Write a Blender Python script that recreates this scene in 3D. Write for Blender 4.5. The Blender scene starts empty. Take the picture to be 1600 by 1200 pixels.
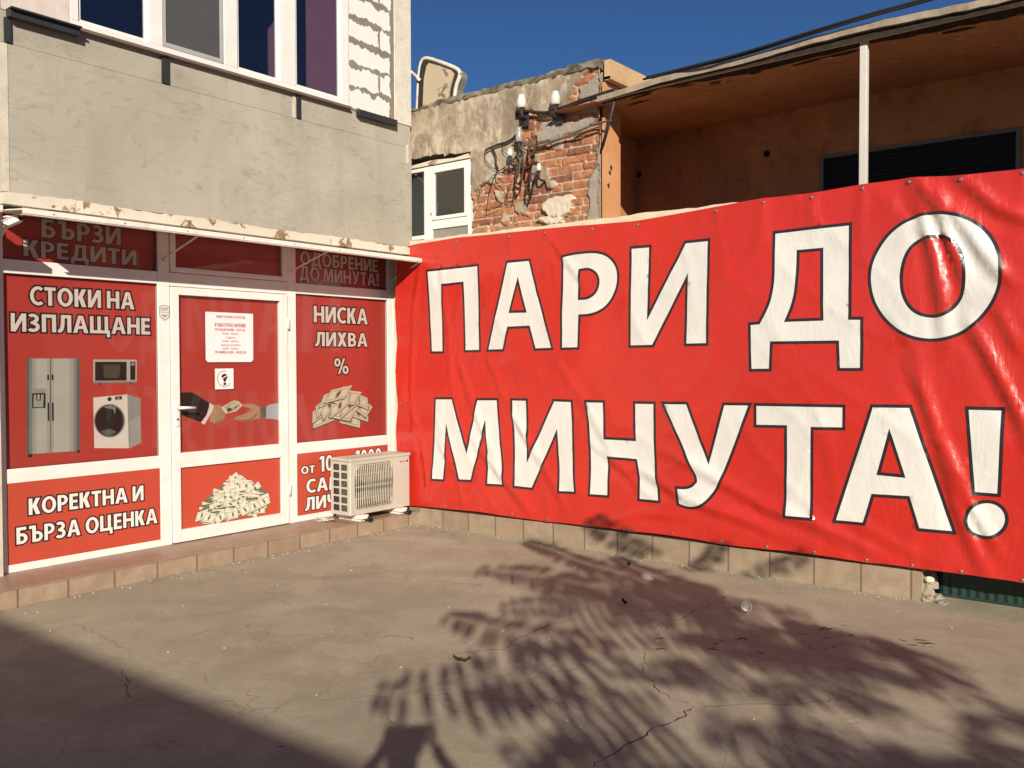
import bpy, bmesh, math, random
import numpy as np
from mathutils import Vector, Matrix, noise as mnoise
from mathutils.geometry import delaunay_2d_cdt

# ------------------------------------------------------------------ camera, sky, sun, exposure
S = bpy.context.scene
C = S.collection
CAM = Vector((-6.4366, -6.7191, 1.6359))
YAW, PITCH, ROLL, FPX = 0.667576, -0.02588, -0.002525, 1394.92
_f = Vector((math.cos(YAW)*math.cos(PITCH), math.sin(YAW)*math.cos(PITCH), math.sin(PITCH)))
_r = Vector((math.sin(YAW), -math.cos(YAW), 0))
_u = _r.cross(_f)
_r = math.cos(ROLL)*_r + math.sin(ROLL)*_u
_u = _r.cross(_f)
cd = bpy.data.cameras.new('camera')
cd.sensor_width = 36; cd.lens = 36*FPX/1600; cd.clip_start = 0.02; cd.clip_end = 2000
cam = bpy.data.objects.new('camera', cd); C.objects.link(cam)
cam.matrix_world = Matrix(((_r.x, _u.x, -_f.x, CAM.x), (_r.y, _u.y, -_f.y, CAM.y), (_r.z, _u.z, -_f.z, CAM.z), (0, 0, 0, 1)))
S.camera = cam
SUN = Vector((0.708, 0.704, -0.415)).normalized()          # direction in which the light travels
w = bpy.data.worlds.new("World"); S.world = w; w.use_nodes = True
_nt = w.node_tree
_sky = _nt.nodes.new('ShaderNodeTexSky'); _sky.sky_type = 'NISHITA'; _sky.sun_disc = False
_sky.sun_elevation = math.asin(-SUN.z); _sky.sun_rotation = math.atan2(-SUN.x, -SUN.y)
_sky.air_density = 0.85; _sky.dust_density = 0.0; _sky.ozone_density = 9.0; _sky.altitude = 100
_nt.links.new(_sky.outputs[0], _nt.nodes['Background'].inputs[0])
_nt.nodes['Background'].inputs[1].default_value = 0.05
sl = bpy.data.lights.new('sun', 'SUN'); sl.energy = 5.0; sl.angle = math.radians(0.55); sl.color = (1.0, 0.90, 0.745)
so = bpy.data.objects.new('sun', sl); C.objects.link(so)
so.rotation_euler = SUN.to_track_quat('-Z', 'Y').to_euler(); so.location = (-20, -20, 15)
S.view_settings.view_transform = 'Standard'; S.view_settings.look = 'None'
S.view_settings.exposure = 0.36; S.view_settings.gamma = 1

# ------------------------------------------------------------------ measuring helpers (photo pixel -> point on a wall plane)
def _ray(px, py):
    return _f + (px-800)/FPX*_r - (py-600)/FPX*_u
def onx(px, py, X=0.0):
    d = _ray(px, py); return CAM + d*((X-CAM.x)/d.x)
def ony(px, py, Y=0.0):
    d = _ray(px, py); return CAM + d*((Y-CAM.y)/d.y)
def onz(px, py, Z=0.0):
    d = _ray(px, py); return CAM + d*((Z-CAM.z)/d.z)

# ------------------------------------------------------------------ materials
MATS = {}
def rgb(h):
    """0-255 display colour -> linear"""
    return tuple(((c/255)/12.92 if c/255 <= .04045 else ((c/255+.055)/1.055)**2.4) for c in h)
class NB:
    def __init__(s, name):
        s.m = bpy.data.materials.new(name); s.m.use_nodes = True
        s.t = s.m.node_tree; s.p = s.t.nodes['Principled BSDF']; s.n = s.t.nodes
    def new(s, t, **k):
        n = s.n.new(t)
        for a, b in k.items(): setattr(n, a, b)
        return n
    def link(s, a, b): s.t.links.new(a, b)
    def co(s, sc=(1, 1, 1), rot=(0, 0, 0)):
        g = s.new('ShaderNodeNewGeometry'); m = s.new('ShaderNodeMapping')
        m.inputs['Scale'].default_value = sc; m.inputs['Rotation'].default_value = rot
        s.link(g.outputs['Position'], m.inputs['Vector']); return m.outputs[0]
    def noise(s, scale, detail=6, rough=.6, vec=None, dist=0):
        n = s.new('ShaderNodeTexNoise'); n.inputs['Scale'].default_value = scale
        n.inputs['Detail'].default_value = detail; n.inputs['Roughness'].default_value = rough
        n.inputs['Distortion'].default_value = dist
        s.link(vec if vec is not None else s.co(), n.inputs['Vector']); return n.outputs['Fac']
    def ramp(s, fac, stops, interp='LINEAR'):
        r = s.new('ShaderNodeValToRGB'); e = r.color_ramp.elements; r.color_ramp.interpolation = interp
        while len(e) < len(stops): e.new(0.5)
        for k, (p, c) in enumerate(stops):
            e[k].position = p; e[k].color = (c if isinstance(c, tuple) else (c, c, c)) + (1,)
        s.link(fac, r.inputs[0]); return r.outputs[0]
    def mix(s, fac, a, b, mode='MIX'):
        n = s.new('ShaderNodeMix', data_type='RGBA', blend_type=mode)
        for v, i in ((fac, 0), (a, 6), (b, 7)):
            if hasattr(v, 'links') or hasattr(v, 'is_linked'): s.link(v, n.inputs[i])
            elif isinstance(v, (int, float)): n.inputs[i].default_value = v if i == 0 else (v, v, v, 1)
            else: n.inputs[i].default_value = tuple(v)+(1,)
        return n.outputs[2]
    def math(s, op, a, b=0.0):
        n = s.new('ShaderNodeMath', operation=op)
        for v, i in ((a, 0), (b, 1)):
            if hasattr(v, 'is_linked'): s.link(v, n.inputs[i])
            else: n.inputs[i].default_value = v
        return n.outputs[0]
    def bump(s, h, strength=.3, dist=.01):
        b = s.new('ShaderNodeBump'); b.inputs['Strength'].default_value = strength; b.inputs['Distance'].default_value = dist
        s.link(h, b.inputs['Height']); s.link(b.outputs[0], s.p.inputs['Normal'])
    def base(s, c):
        if hasattr(c, 'is_linked'): s.link(c, s.p.inputs['Base Color'])
        else: s.p.inputs['Base Color'].default_value = tuple(c)+(1,)
    def done(s, rough=.7, spec=.4, metal=0.0):
        s.p.inputs['Roughness'].default_value = rough; s.p.inputs['Specular IOR Level'].default_value = spec
        s.p.inputs['Metallic'].default_value = metal
        return s.m
def mat(name, col, rough=.6, spec=.4, metal=0.0, var=.12, scale=6.0, bump=0.0, bscale=60.0, dirt=None, coat=0.0):
    """painted / plain surface with slight blotchy variation, optional dirt colour and bump"""
    if name in MATS: return MATS[name]
    b = NB(name)
    n = b.noise(scale, 5, .6)
    lo = tuple(c*(1-var) for c in col); hi = tuple(min(1, c*(1+var*.6)) for c in col)
    c = b.mix(b.ramp(n, [(.3, 0.0), (.7, 1.0)]), lo, hi)
    if dirt:
        c = b.mix(b.math('MULTIPLY', b.ramp(b.noise(scale*2.3, 8, .7), [(.52, 0.0), (.72, 1.0)]), dirt[1]), c, dirt[0])
    b.base(c)
    if bump: b.bump(b.noise(bscale, 6, .65), bump, .01)
    if coat:
        b.p.inputs['Coat Weight'].default_value = coat; b.p.inputs['Coat Roughness'].default_value = .05
    MATS[name] = b.done(rough, spec, metal); return MATS[name]

def m_ground():
    b = NB('yard_concrete')
    big = b.noise(.45, 5, .6); mid = b.noise(2.2, 7, .65, dist=.6); fine = b.noise(38, 4, .7); tiny = b.noise(190, 2, .6)
    c = b.mix(b.ramp(big, [(.35, 0.0), (.65, 1.0)]), (.335, .29, .212), (.435, .38, .285))
    c = b.mix(b.ramp(mid, [(.38, .55), (.58, 0.0)]), c, (.24, .205, .145))
    c = b.mix(b.ramp(b.noise(.9, 6, .7, dist=1.2), [(.56, 0.0), (.72, .5)]), c, (.235, .20, .155))
    c = b.mix(b.ramp(fine, [(.40, .32), (.58, 0.0)]), c, (.24, .205, .16))
    c = b.mix(b.ramp(b.noise(14, 9, .75, vec=b.co((1, .35, 1), (0, 0, .8)), dist=1.6), [(.58, 0.0), (.70, .3)]), c, (.25, .215, .17))
    c = b.mix(b.ramp(b.noise(5.5, 9, .75, dist=1.5), [(.60, 0.0), (.68, .5)]), c, (.47, .42, .34))
    c = b.mix(b.ramp(tiny, [(.62, 0.0), (.75, .25)]), c, (.56, .51, .43))
    c = b.mix(b.ramp(b.noise(95, 3, .6), [(.64, 0.0), (.72, .3)]), c, (.17, .145, .115))
    c = b.mix(b.ramp(b.noise(1.7, 4, .55, dist=.4), [(.66, 0.0), (.70, .35)]), c, (.20, .175, .14))
    v = b.new('ShaderNodeTexVoronoi', feature='DISTANCE_TO_EDGE'); v.inputs['Scale'].default_value = 1.35
    wv = b.new('ShaderNodeVectorMath', operation='ADD'); nz = b.new('ShaderNodeTexNoise'); nz.inputs['Scale'].default_value = 3; nz.inputs['Detail'].default_value = 7
    g = b.co(); b.link(g, nz.inputs['Vector']); sc = b.new('ShaderNodeVectorMath', operation='SCALE'); sc.inputs['Scale'].default_value = .55
    b.link(nz.outputs['Color'], sc.inputs[0]); b.link(g, wv.inputs[0]); b.link(sc.outputs[0], wv.inputs[1]); b.link(wv.outputs[0], v.inputs['Vector'])
    line = b.ramp(v.outputs['Distance'], [(0.0, 1.0), (.006, 0.0)])
    mask = b.ramp(b.noise(.8, 3, .5), [(.50, 0.0), (.60, 1.0)])
    lm = b.math('MULTIPLY', line, b.math('MULTIPLY', mask, .6))
    c = b.mix(lm, c, (.10, .085, .07))
    b.base(c)
    h = b.math('ADD', b.math('MULTIPLY', mid, .6), b.math('ADD', b.math('MULTIPLY', fine, .35), b.math('MULTIPLY', lm, -.6)))
    b.bump(b.math('ADD', h, b.math('MULTIPLY', tiny, .10)), .34, .012)
    return b.done(.85, .25)
def m_render():
    """smeared grey-beige cement render with trowel marks and run-off streaks"""
    b = NB('cement_render')
    n1 = b.noise(.9, 6, .6, dist=.8); n2 = b.noise(1.0, 6, .65, vec=b.co((5, 5, .5))); n3 = b.noise(5, 8, .7, vec=b.co((1.0, 1.0, 2.4)), dist=1.0)
    c = b.mix(b.ramp(n1, [(.35, 0.0), (.65, 1.0)]), (.325, .302, .245), (.41, .382, .318))
    c = b.mix(b.ramp(n2, [(.47, 0.0), (.70, .32)]), c, (.26, .24, .20))
    c = b.mix(b.ramp(n3, [(.54, 0.0), (.66, .45)]), c, (.22, .20, .16))
    c = b.mix(b.ramp(b.noise(11, 6, .6), [(.6, 0.0), (.75, .3)]), c, (.44, .42, .37))
    tr = b.math('ABSOLUTE', b.math('SUBTRACT', b.noise(1.5, 7, .62, vec=b.co((1, 1, 2.0)), dist=2.2), .5))
    tm = b.math('MULTIPLY', b.ramp(tr, [(0.0, 1.0), (.022, 0.0)]), b.ramp(b.noise(1.1, 3, .5), [(.5, 0.0), (.62, .28)]))
    c = b.mix(tm, c, (.24, .22, .18))
    b.base(c); b.bump(b.math('ADD', b.math('MULTIPLY', n3, .7), b.noise(60, 5, .6)), .26, .010)
    return b.done(.9, .2)
def m_vinyl(name, col, rough, fold=1.0):
    """printed PVC sheet: semi-gloss with small creases"""
    b = NB(name)
    n = b.noise(1.3, 5, .6)
    c = b.mix(b.ramp(n, [(.3, 0.0), (.7, 1.0)]), tuple(x*.90 for x in col), tuple(min(1, x*1.04) for x in col))
    c = b.mix(b.ramp(b.noise(9, 8, .7), [(.62, 0.0), (.8, .22)]), c, tuple(x*.6+.02 for x in col))
    b.base(c)
    cr = b.new('ShaderNodeTexNoise', noise_type='RIDGED_MULTIFRACTAL') if False else None
    a = b.noise(3.2, 5, .55, vec=b.co((1, 1.6, .75), (.5, 0, 0)), dist=1.4)
    a2 = b.math('ABSOLUTE', b.math('SUBTRACT', a, .5))
    k = b.noise(11, 4, .55, dist=.8); k2 = b.math('ABSOLUTE', b.math('SUBTRACT', k, .5))
    h = b.math('ADD', b.math('MULTIPLY', b.ramp(a2, [(0.0, 0.0), (.12, 1.0)]), .6), b.math('MULTIPLY', b.ramp(k2, [(0.0, 0.0), (.14, 1.0)]), .22))
    b.bump(h, .17*fold, .012)
    b.p.inputs['Coat Weight'].default_value = .5; b.p.inputs['Coat Roughness'].default_value = .13
    return b.done(rough, .5)
def m_glass(name, tint, refl=1.0, rough=.015, ior=1.52):
    b = NB(name); t = b.t; t.nodes.remove(b.p)
    tr = b.new('ShaderNodeBsdfTransparent'); tr.inputs[0].default_value = tuple(tint)+(1,)
    gl = b.new('ShaderNodeBsdfGlossy'); gl.inputs['Roughness'].default_value = rough; gl.inputs[0].default_value = (refl, refl, refl, 1)
    fr = b.new('ShaderNodeFresnel'); fr.inputs[0].default_value = ior
    bp = b.new('ShaderNodeBump'); bp.inputs['Strength'].default_value = .05; bp.inputs['Distance'].default_value = .02
    b.link(b.noise(1.6, 2, .5), bp.inputs['Height']); b.link(bp.outputs[0], gl.inputs['Normal'])
    ge = b.new('ShaderNodeNewGeometry'); mx = b.new('ShaderNodeMixShader'); b.link(b.math('MULTIPLY', fr.outputs[0], b.math('SUBTRACT', 1.0, ge.outputs['Backfacing'])), mx.inputs[0]); b.link(tr.outputs[0], mx.inputs[1]); b.link(gl.outputs[0], mx.inputs[2])
    b.link(mx.outputs[0], t.nodes['Material Output'].inputs[0]); return b.m
def m_peel(name, top, under, thr=.5, scale=9, rough=.75, rust=None):
    """paint that has flaked off in islands, with a hard edge"""
    b = NB(name); n = b.noise(scale, 9, .7, dist=.4)
    f = b.ramp(n, [(thr, 0.0), (thr+.015, 1.0)])
    u = b.mix(b.ramp(b.noise(scale*3, 6, .7), [(.4, 0.0), (.6, 1.0)]), under, rust if rust else tuple(x*.6 for x in under))
    t = b.mix(b.ramp(b.noise(scale*.5, 5, .6), [(.35, 0.0), (.7, 1.0)]), tuple(x*.88 for x in top), top)
    b.base(b.mix(f, t, u)); b.bump(b.math('SUBTRACT', b.noise(scale*8, 4, .6), f), .4, .006)
    return b.done(rough, .3)
def m_orange():
    b = NB('orange_paint')
    c = b.mix(b.ramp(b.noise(1.6, 6, .65), [(.35, 0.0), (.65, 1.0)]), (.46, .215, .10), (.56, .28, .135))
    c = b.mix(b.ramp(b.noise(7, 8, .75, dist=.7), [(.60, 0.0), (.68, .55)]), c, (.50, .36, .22))
    c = b.mix(b.ramp(b.noise(3, 7, .7), [(.62, 0.0), (.75, .6)]), c, (.20, .10, .05))
    b.base(c); b.bump(b.noise(50, 5, .6), .25, .006); return b.done(.85, .25)
def m_tile(name, c0, c1, pitch, axis, off, joint=.006):
    """row of ceramic tiles: colour differs from tile to tile, dark joints every `pitch` along one world axis"""
    b = NB(name); g = b.new('ShaderNodeNewGeometry'); s = b.new('ShaderNodeSeparateXYZ'); b.link(g.outputs['Position'], s.inputs[0])
    u = b.math('DIVIDE', b.math('SUBTRACT', s.outputs[axis], off), pitch)
    fl = b.math('FLOOR', u); fr = b.math('SUBTRACT', u, fl)
    wn = b.new('ShaderNodeTexWhiteNoise', noise_dimensions='1D'); b.link(fl, wn.inputs['W'])
    c = b.mix(wn.outputs['Value'], c0, c1)
    c = b.mix(b.ramp(b.noise(7, 7, .65), [(.42, .5), (.62, 0.0)]), c, tuple(x*.72 for x in c0))
    c = b.mix(b.ramp(b.noise(26, 5, .7), [(.60, 0.0), (.7, .35)]), c, tuple(x*.45 for x in c0))
    d = b.math('MINIMUM', fr, b.math('SUBTRACT', 1.0, fr))
    j = b.ramp(d, [(0.0, 1.0), (joint/pitch, 1.0), (joint/pitch*1.5, 0.0)])
    c = b.mix(b.math('MULTIPLY', j, .85), c, (.13, .10, .075))
    b.base(c); b.bump(b.math('SUBTRACT', b.math('MULTIPLY', b.noise(30, 4), .25), j), .4, .006)
    return b.done(.55, .4)

# ------------------------------------------------------------------ mesh helpers
class MB:
    """collects shapes into one mesh object"""
    def __init__(s): s.b = bmesh.new(); s.i = 0
    def _set(s, fs):
        for f in fs: f.material_index = s.i
    def quad(s, *p):
        f = s.b.faces.new([s.b.verts.new(q) for q in p]); f.material_index = s.i; return f
    def box(s, lo, hi, bev=0.0):
        lo, hi = Vector([min(a, b) for a, b in zip(lo, hi)]), Vector([max(a, b) for a, b in zip(lo, hi)])
        r = bmesh.ops.create_cube(s.b, size=1); vs = r['verts']
        for v in vs: v.co = Vector([(lo[k]+hi[k])/2 + v.co[k]*(hi[k]-lo[k]) for k in range(3)])
        fs = list({f for v in vs for f in v.link_faces})
        if bev > 0:
            es = list({e for v in vs for e in v.link_edges})
            q = bmesh.ops.bevel(s.b, geom=es, offset=bev, segments=2, profile=.5, affect='EDGES')
            fs = list({f for f in q['faces']} | {f for v in q['verts'] for f in v.link_faces})
        s._set(fs); return fs
    def obox(s, c, size, M, bev=0.0):
        n0 = set(s.b.verts); s.box([-x/2 for x in size], [x/2 for x in size], bev)
        for v in s.b.verts:
            if v not in n0: v.co = M @ v.co + Vector(c)
    def prism(s, pts, ext):
        """closed polygon pts (3d) swept along ext"""
        e = Vector(ext); a = [s.b.verts.new(p) for p in pts]; c = [s.b.verts.new(Vector(p)+e) for p in pts]; n = len(a)
        fs = [s.b.faces.new(a[::-1]), s.b.faces.new(c)] + [s.b.faces.new((a[k], a[(k+1) % n], c[(k+1) % n], c[k])) for k in range(n)]
        s._set(fs)
    def tube(s, pts, r, seg=8, cap=True, r1=None):
        pts = [Vector(p) for p in pts]; n = len(pts); rings = []
        up = Vector((0, 0, 1))
        for k, p in enumerate(pts):
            t = (pts[min(k+1, n-1)]-pts[max(k-1, 0)])
            t = t.normalized() if t.length > 1e-9 else Vector((0, 0, 1))
            a = t.cross(up)
            if a.length < 1e-3: a = t.cross(Vector((1, 0, 0)))
            a.normalize(); bb = t.cross(a); rr = r if r1 is None else r+(r1-r)*k/max(1, n-1)
            rings.append([s.b.verts.new(p+a*(rr*math.cos(2*math.pi*q/seg))+bb*(rr*math.sin(2*math.pi*q/seg))) for q in range(seg)])
        fs = []
        for k in range(n-1):
            for q in range(seg):
                fs.append(s.b.faces.new((rings[k][q], rings[k][(q+1) % seg], rings[k+1][(q+1) % seg], rings[k+1][q])))
        for f in fs: f.smooth = True
        if cap: fs += [s.b.faces.new(rings[0][::-1]), s.b.faces.new(rings[-1])]
        s._set(fs)
    def lathe(s, prof, c, M=None, seg=20):
        """profile [(radius, height)] turned about local z"""
        M = M or Matrix.Identity(3); c = Vector(c); rings = []
        for r, h in prof:
            rings.append([s.b.verts.new(c + M @ Vector((r*math.cos(2*math.pi*q/seg), r*math.sin(2*math.pi*q/seg), h))) for q in range(seg)])
        fs = []
        for k in range(len(rings)-1):
            for q in range(seg): fs.append(s.b.faces.new((rings[k][q], rings[k][(q+1) % seg], rings[k+1][(q+1) % seg], rings[k+1][q])))
        for f in fs: f.smooth = True
        fs += [s.b.faces.new(rings[0][::-1]), s.b.faces.new(rings[-1])]
        s._set(fs)
    def build(s, name, mats, parent=None, smooth=None):
        me = bpy.data.meshes.new(name)
        bmesh.ops.recalc_face_normals(s.b, faces=s.b.faces[:]); s.b.to_mesh(me); s.b.free()
        for m in (mats if isinstance(mats, (list, tuple)) else [mats]): me.materials.append(m)
        return link(name, me, parent)
def link(name, me, parent=None):
    o = bpy.data.objects.new(name, me); C.objects.link(o)
    if parent:
        o.parent = parent
        o.matrix_parent_inverse = Matrix.Identity(4)
        off = Vector((0, 0, 0)); q = parent
        while q: off += q.location; q = q.parent
        if me: me.transform(Matrix.Translation(-off))
    return o
def tag(o, label, cat=None, group=None, kind=None):
    if label: o['label'] = label
    if cat: o['category'] = cat
    if group: o['group'] = group
    if kind: o['kind'] = kind
    return o
def thing(name, label, cat, loc=(0, 0, 0), group=None):
    o = bpy.data.objects.new(name, None); C.objects.link(o); o.location = loc; o.empty_display_size = .2
    return tag(o, label, cat, group)
def copy_thing(o, loc, label):
    def cp(x, par):
        c = x.copy(); C.objects.link(c)
        if par: c.parent = par
        for ch in [k for k in bpy.data.objects if k.parent == x]: cp(ch, c)
        return c
    c = cp(o, None); c.location = loc; c['label'] = label; return c
def boxpart(name, lo, hi, m, parent, bev=0.0):
    b = MB(); b.box(lo, hi, bev); return b.build(name, m, parent)

# ---- printed sheets: contours cut into one triangulated sheet, material by region
def pip(P, loop):
    x, y = P[:, 0], P[:, 1]; ins = np.zeros(len(P), bool); L = np.asarray(loop, float); n = len(L)
    for k in range(n):
        x0, y0 = L[k-1]; x1, y1 = L[k]
        if y0 == y1: continue
        c = ((y0 > y) != (y1 > y)); ins ^= c & (x < (x1-x0)*(y-y0)/(y1-y0)+x0)
    return ins
def sheet_mesh(name, outer, layers, to3d, grid=0.0, holes=(), jitter=.25, seed=1):
    """outer: 2d loop; layers: [(material index, [(loop,[hole loops])...])]; last match wins"""
    rnd = random.Random(seed); V = []; E = []; key = {}
    def addv(p):
        k = (round(p[0], 5), round(p[1], 5))
        if k not in key: key[k] = len(V); V.append(Vector(k))
        return key[k]
    def loop(l):
        ids = [addv(p) for p in l]
        for a, b in zip(ids, ids[1:]+ids[:1]):
            if a != b: E.append((a, b))
    loop(outer)
    for h in holes: loop(h)
    for mi, ps in layers:
        for o, hs in ps:
            loop(o)
            for h in hs: loop(h)
    if grid:
        O = np.asarray(outer); x0, y0 = O.min(0); x1, y1 = O.max(0)
        nx, ny = int((x1-x0)/grid), int((y1-y0)/grid)
        pts = np.array([(x0+(i+.5+rnd.uniform(-jitter, jitter))*(x1-x0)/nx, y0+(j+.5+rnd.uniform(-jitter, jitter))*(y1-y0)/ny) for i in range(nx) for j in range(ny)])
        pts = pts[pip(pts, outer)]
        for p in pts: addv(p)
    vs, es, fs, *_ = delaunay_2d_cdt(V, E, [], 0, 1e-6, False)
    vs = [(v[0], v[1]) for v in vs]; A = np.array(vs); F = np.array([list(f) for f in fs])
    cen = A[F].mean(1); keep = pip(cen, outer)
    for h in holes: keep &= ~pip(cen, h)
    F = F[keep]; cen = cen[keep]; mi = np.zeros(len(F), int)
    for m, ps in layers:
        for o, hs in ps:
            O = np.asarray(o); lo, hi = O.min(0), O.max(0)
            idx = np.nonzero((cen[:, 0] >= lo[0]) & (cen[:, 0] <= hi[0]) & (cen[:, 1] >= lo[1]) & (cen[:, 1] <= hi[1]))[0]
            if not len(idx): continue
            k = pip(cen[idx], o)
            for h in hs: k &= ~pip(cen[idx], h)
            mi[idx[k]] = m
    me = bpy.data.meshes.new(name)
    used = np.unique(F); remap = -np.ones(len(A), int); remap[used] = np.arange(len(used))
    me.from_pydata([to3d(A[k, 0], A[k, 1]) for k in used], [], remap[F].tolist())
    me.polygons.foreach_set('material_index', mi.astype(np.int32))
    me.update(); return me
def sheet(name, outer, layers, mats, to3d, parent=None, grid=0.0, holes=(), smooth=False, flip=None, seed=1):
    me = sheet_mesh(name, outer, layers, to3d, grid, holes, seed=seed)
    for m in mats: me.materials.append(m)
    if flip is not None:
        if me.polygons[0].normal.dot(Vector(flip)) < 0: me.flip_normals()
    if smooth: me.polygons.foreach_set('use_smooth', [True]*len(me.polygons))
    return link(name, me, parent)
def rect(x0, y0, x1, y1): return [(x0, y0), (x1, y0), (x1, y1), (x0, y1)]
def ell(cx, cy, rx, ry, n=32, a0=0, rot=0):
    c, s = math.cos(rot), math.sin(rot); o = []
    for k in range(n):
        t = a0+2*math.pi*k/n; x, y = rx*math.cos(t), ry*math.sin(t); o.append((cx+x*c-y*s, cy+x*s+y*c))
    return o
def area(l): return .5*sum(l[k-1][0]*l[k][1]-l[k][0]*l[k-1][1] for k in range(len(l)))
def offs(l, d, lim=3.2):
    """offset a loop outwards by d (holes are passed with negative d)"""
    l = [p for k, p in enumerate(l) if math.dist(p, l[k-1]) > 1e-6]
    if area(l) < 0: l = l[::-1]
    o = []; n = len(l)
    for k in range(n):
        p, c, q = Vector(l[k-1]), Vector(l[k]), Vector(l[(k+1) % n])
        a, b = (c-p).normalized(), (q-c).normalized(); na, nb = Vector((a.y, -a.x)), Vector((b.y, -b.x))
        m = na+nb
        if m.length < 1e-4: m = na
        m.normalize(); s = min(lim, 1/max(.2, m.dot(na))); o.append(tuple(c+m*(d*s)))
    return o
def grow(ps, d): return [(offs(o, d), [offs(h, -d) for h in hs]) for o, hs in ps]

# ---- bold grotesque capitals drawn as outlines, cap height 1
SW, BW = .215, .18
def gR(*a): return (rect(*a), [])
def gQ(x0, y0, x1, y1, w_): return ([(x0-w_/2, y0), (x0+w_/2, y0), (x1+w_/2, y1), (x1-w_/2, y1)], [])
def gD(x0, y0, x1, y1, hole=True, tx=.2, ty=BW*.92):
    def d(a0, b0, a1, b1):
        r = min(a1-a0, (b1-b0)/2*1.05); xc = a1-r; n = 12
        return [(a0, b0)]+[(xc+r*math.sin(math.pi*k/n), (b0+b1)/2-(b1-b0)/2*math.cos(math.pi*k/n)) for k in range(n+1)]+[(a0, b1)]
    return (d(x0, y0, x1, y1), [d(x0+SW, y0+ty, x1-tx, y1-ty)] if hole else [])
def gO(cx, cy, rx, ry, tx=.21, ty=.175): return (ell(cx, cy, rx, ry), [ell(cx, cy, rx-tx, ry-ty)])
def gArc(cx, cy, rx, ry, a0, a1, tx=.2, ty=.175, n=18):
    a = [math.radians(a0+(a1-a0)*k/n) for k in range(n+1)]
    return ([(cx+rx*math.cos(t), cy+ry*math.sin(t)) for t in a]+[(cx+(rx-tx)*math.cos(t), cy+(ry-ty)*math.sin(t)) for t in a[::-1]], [])
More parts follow.
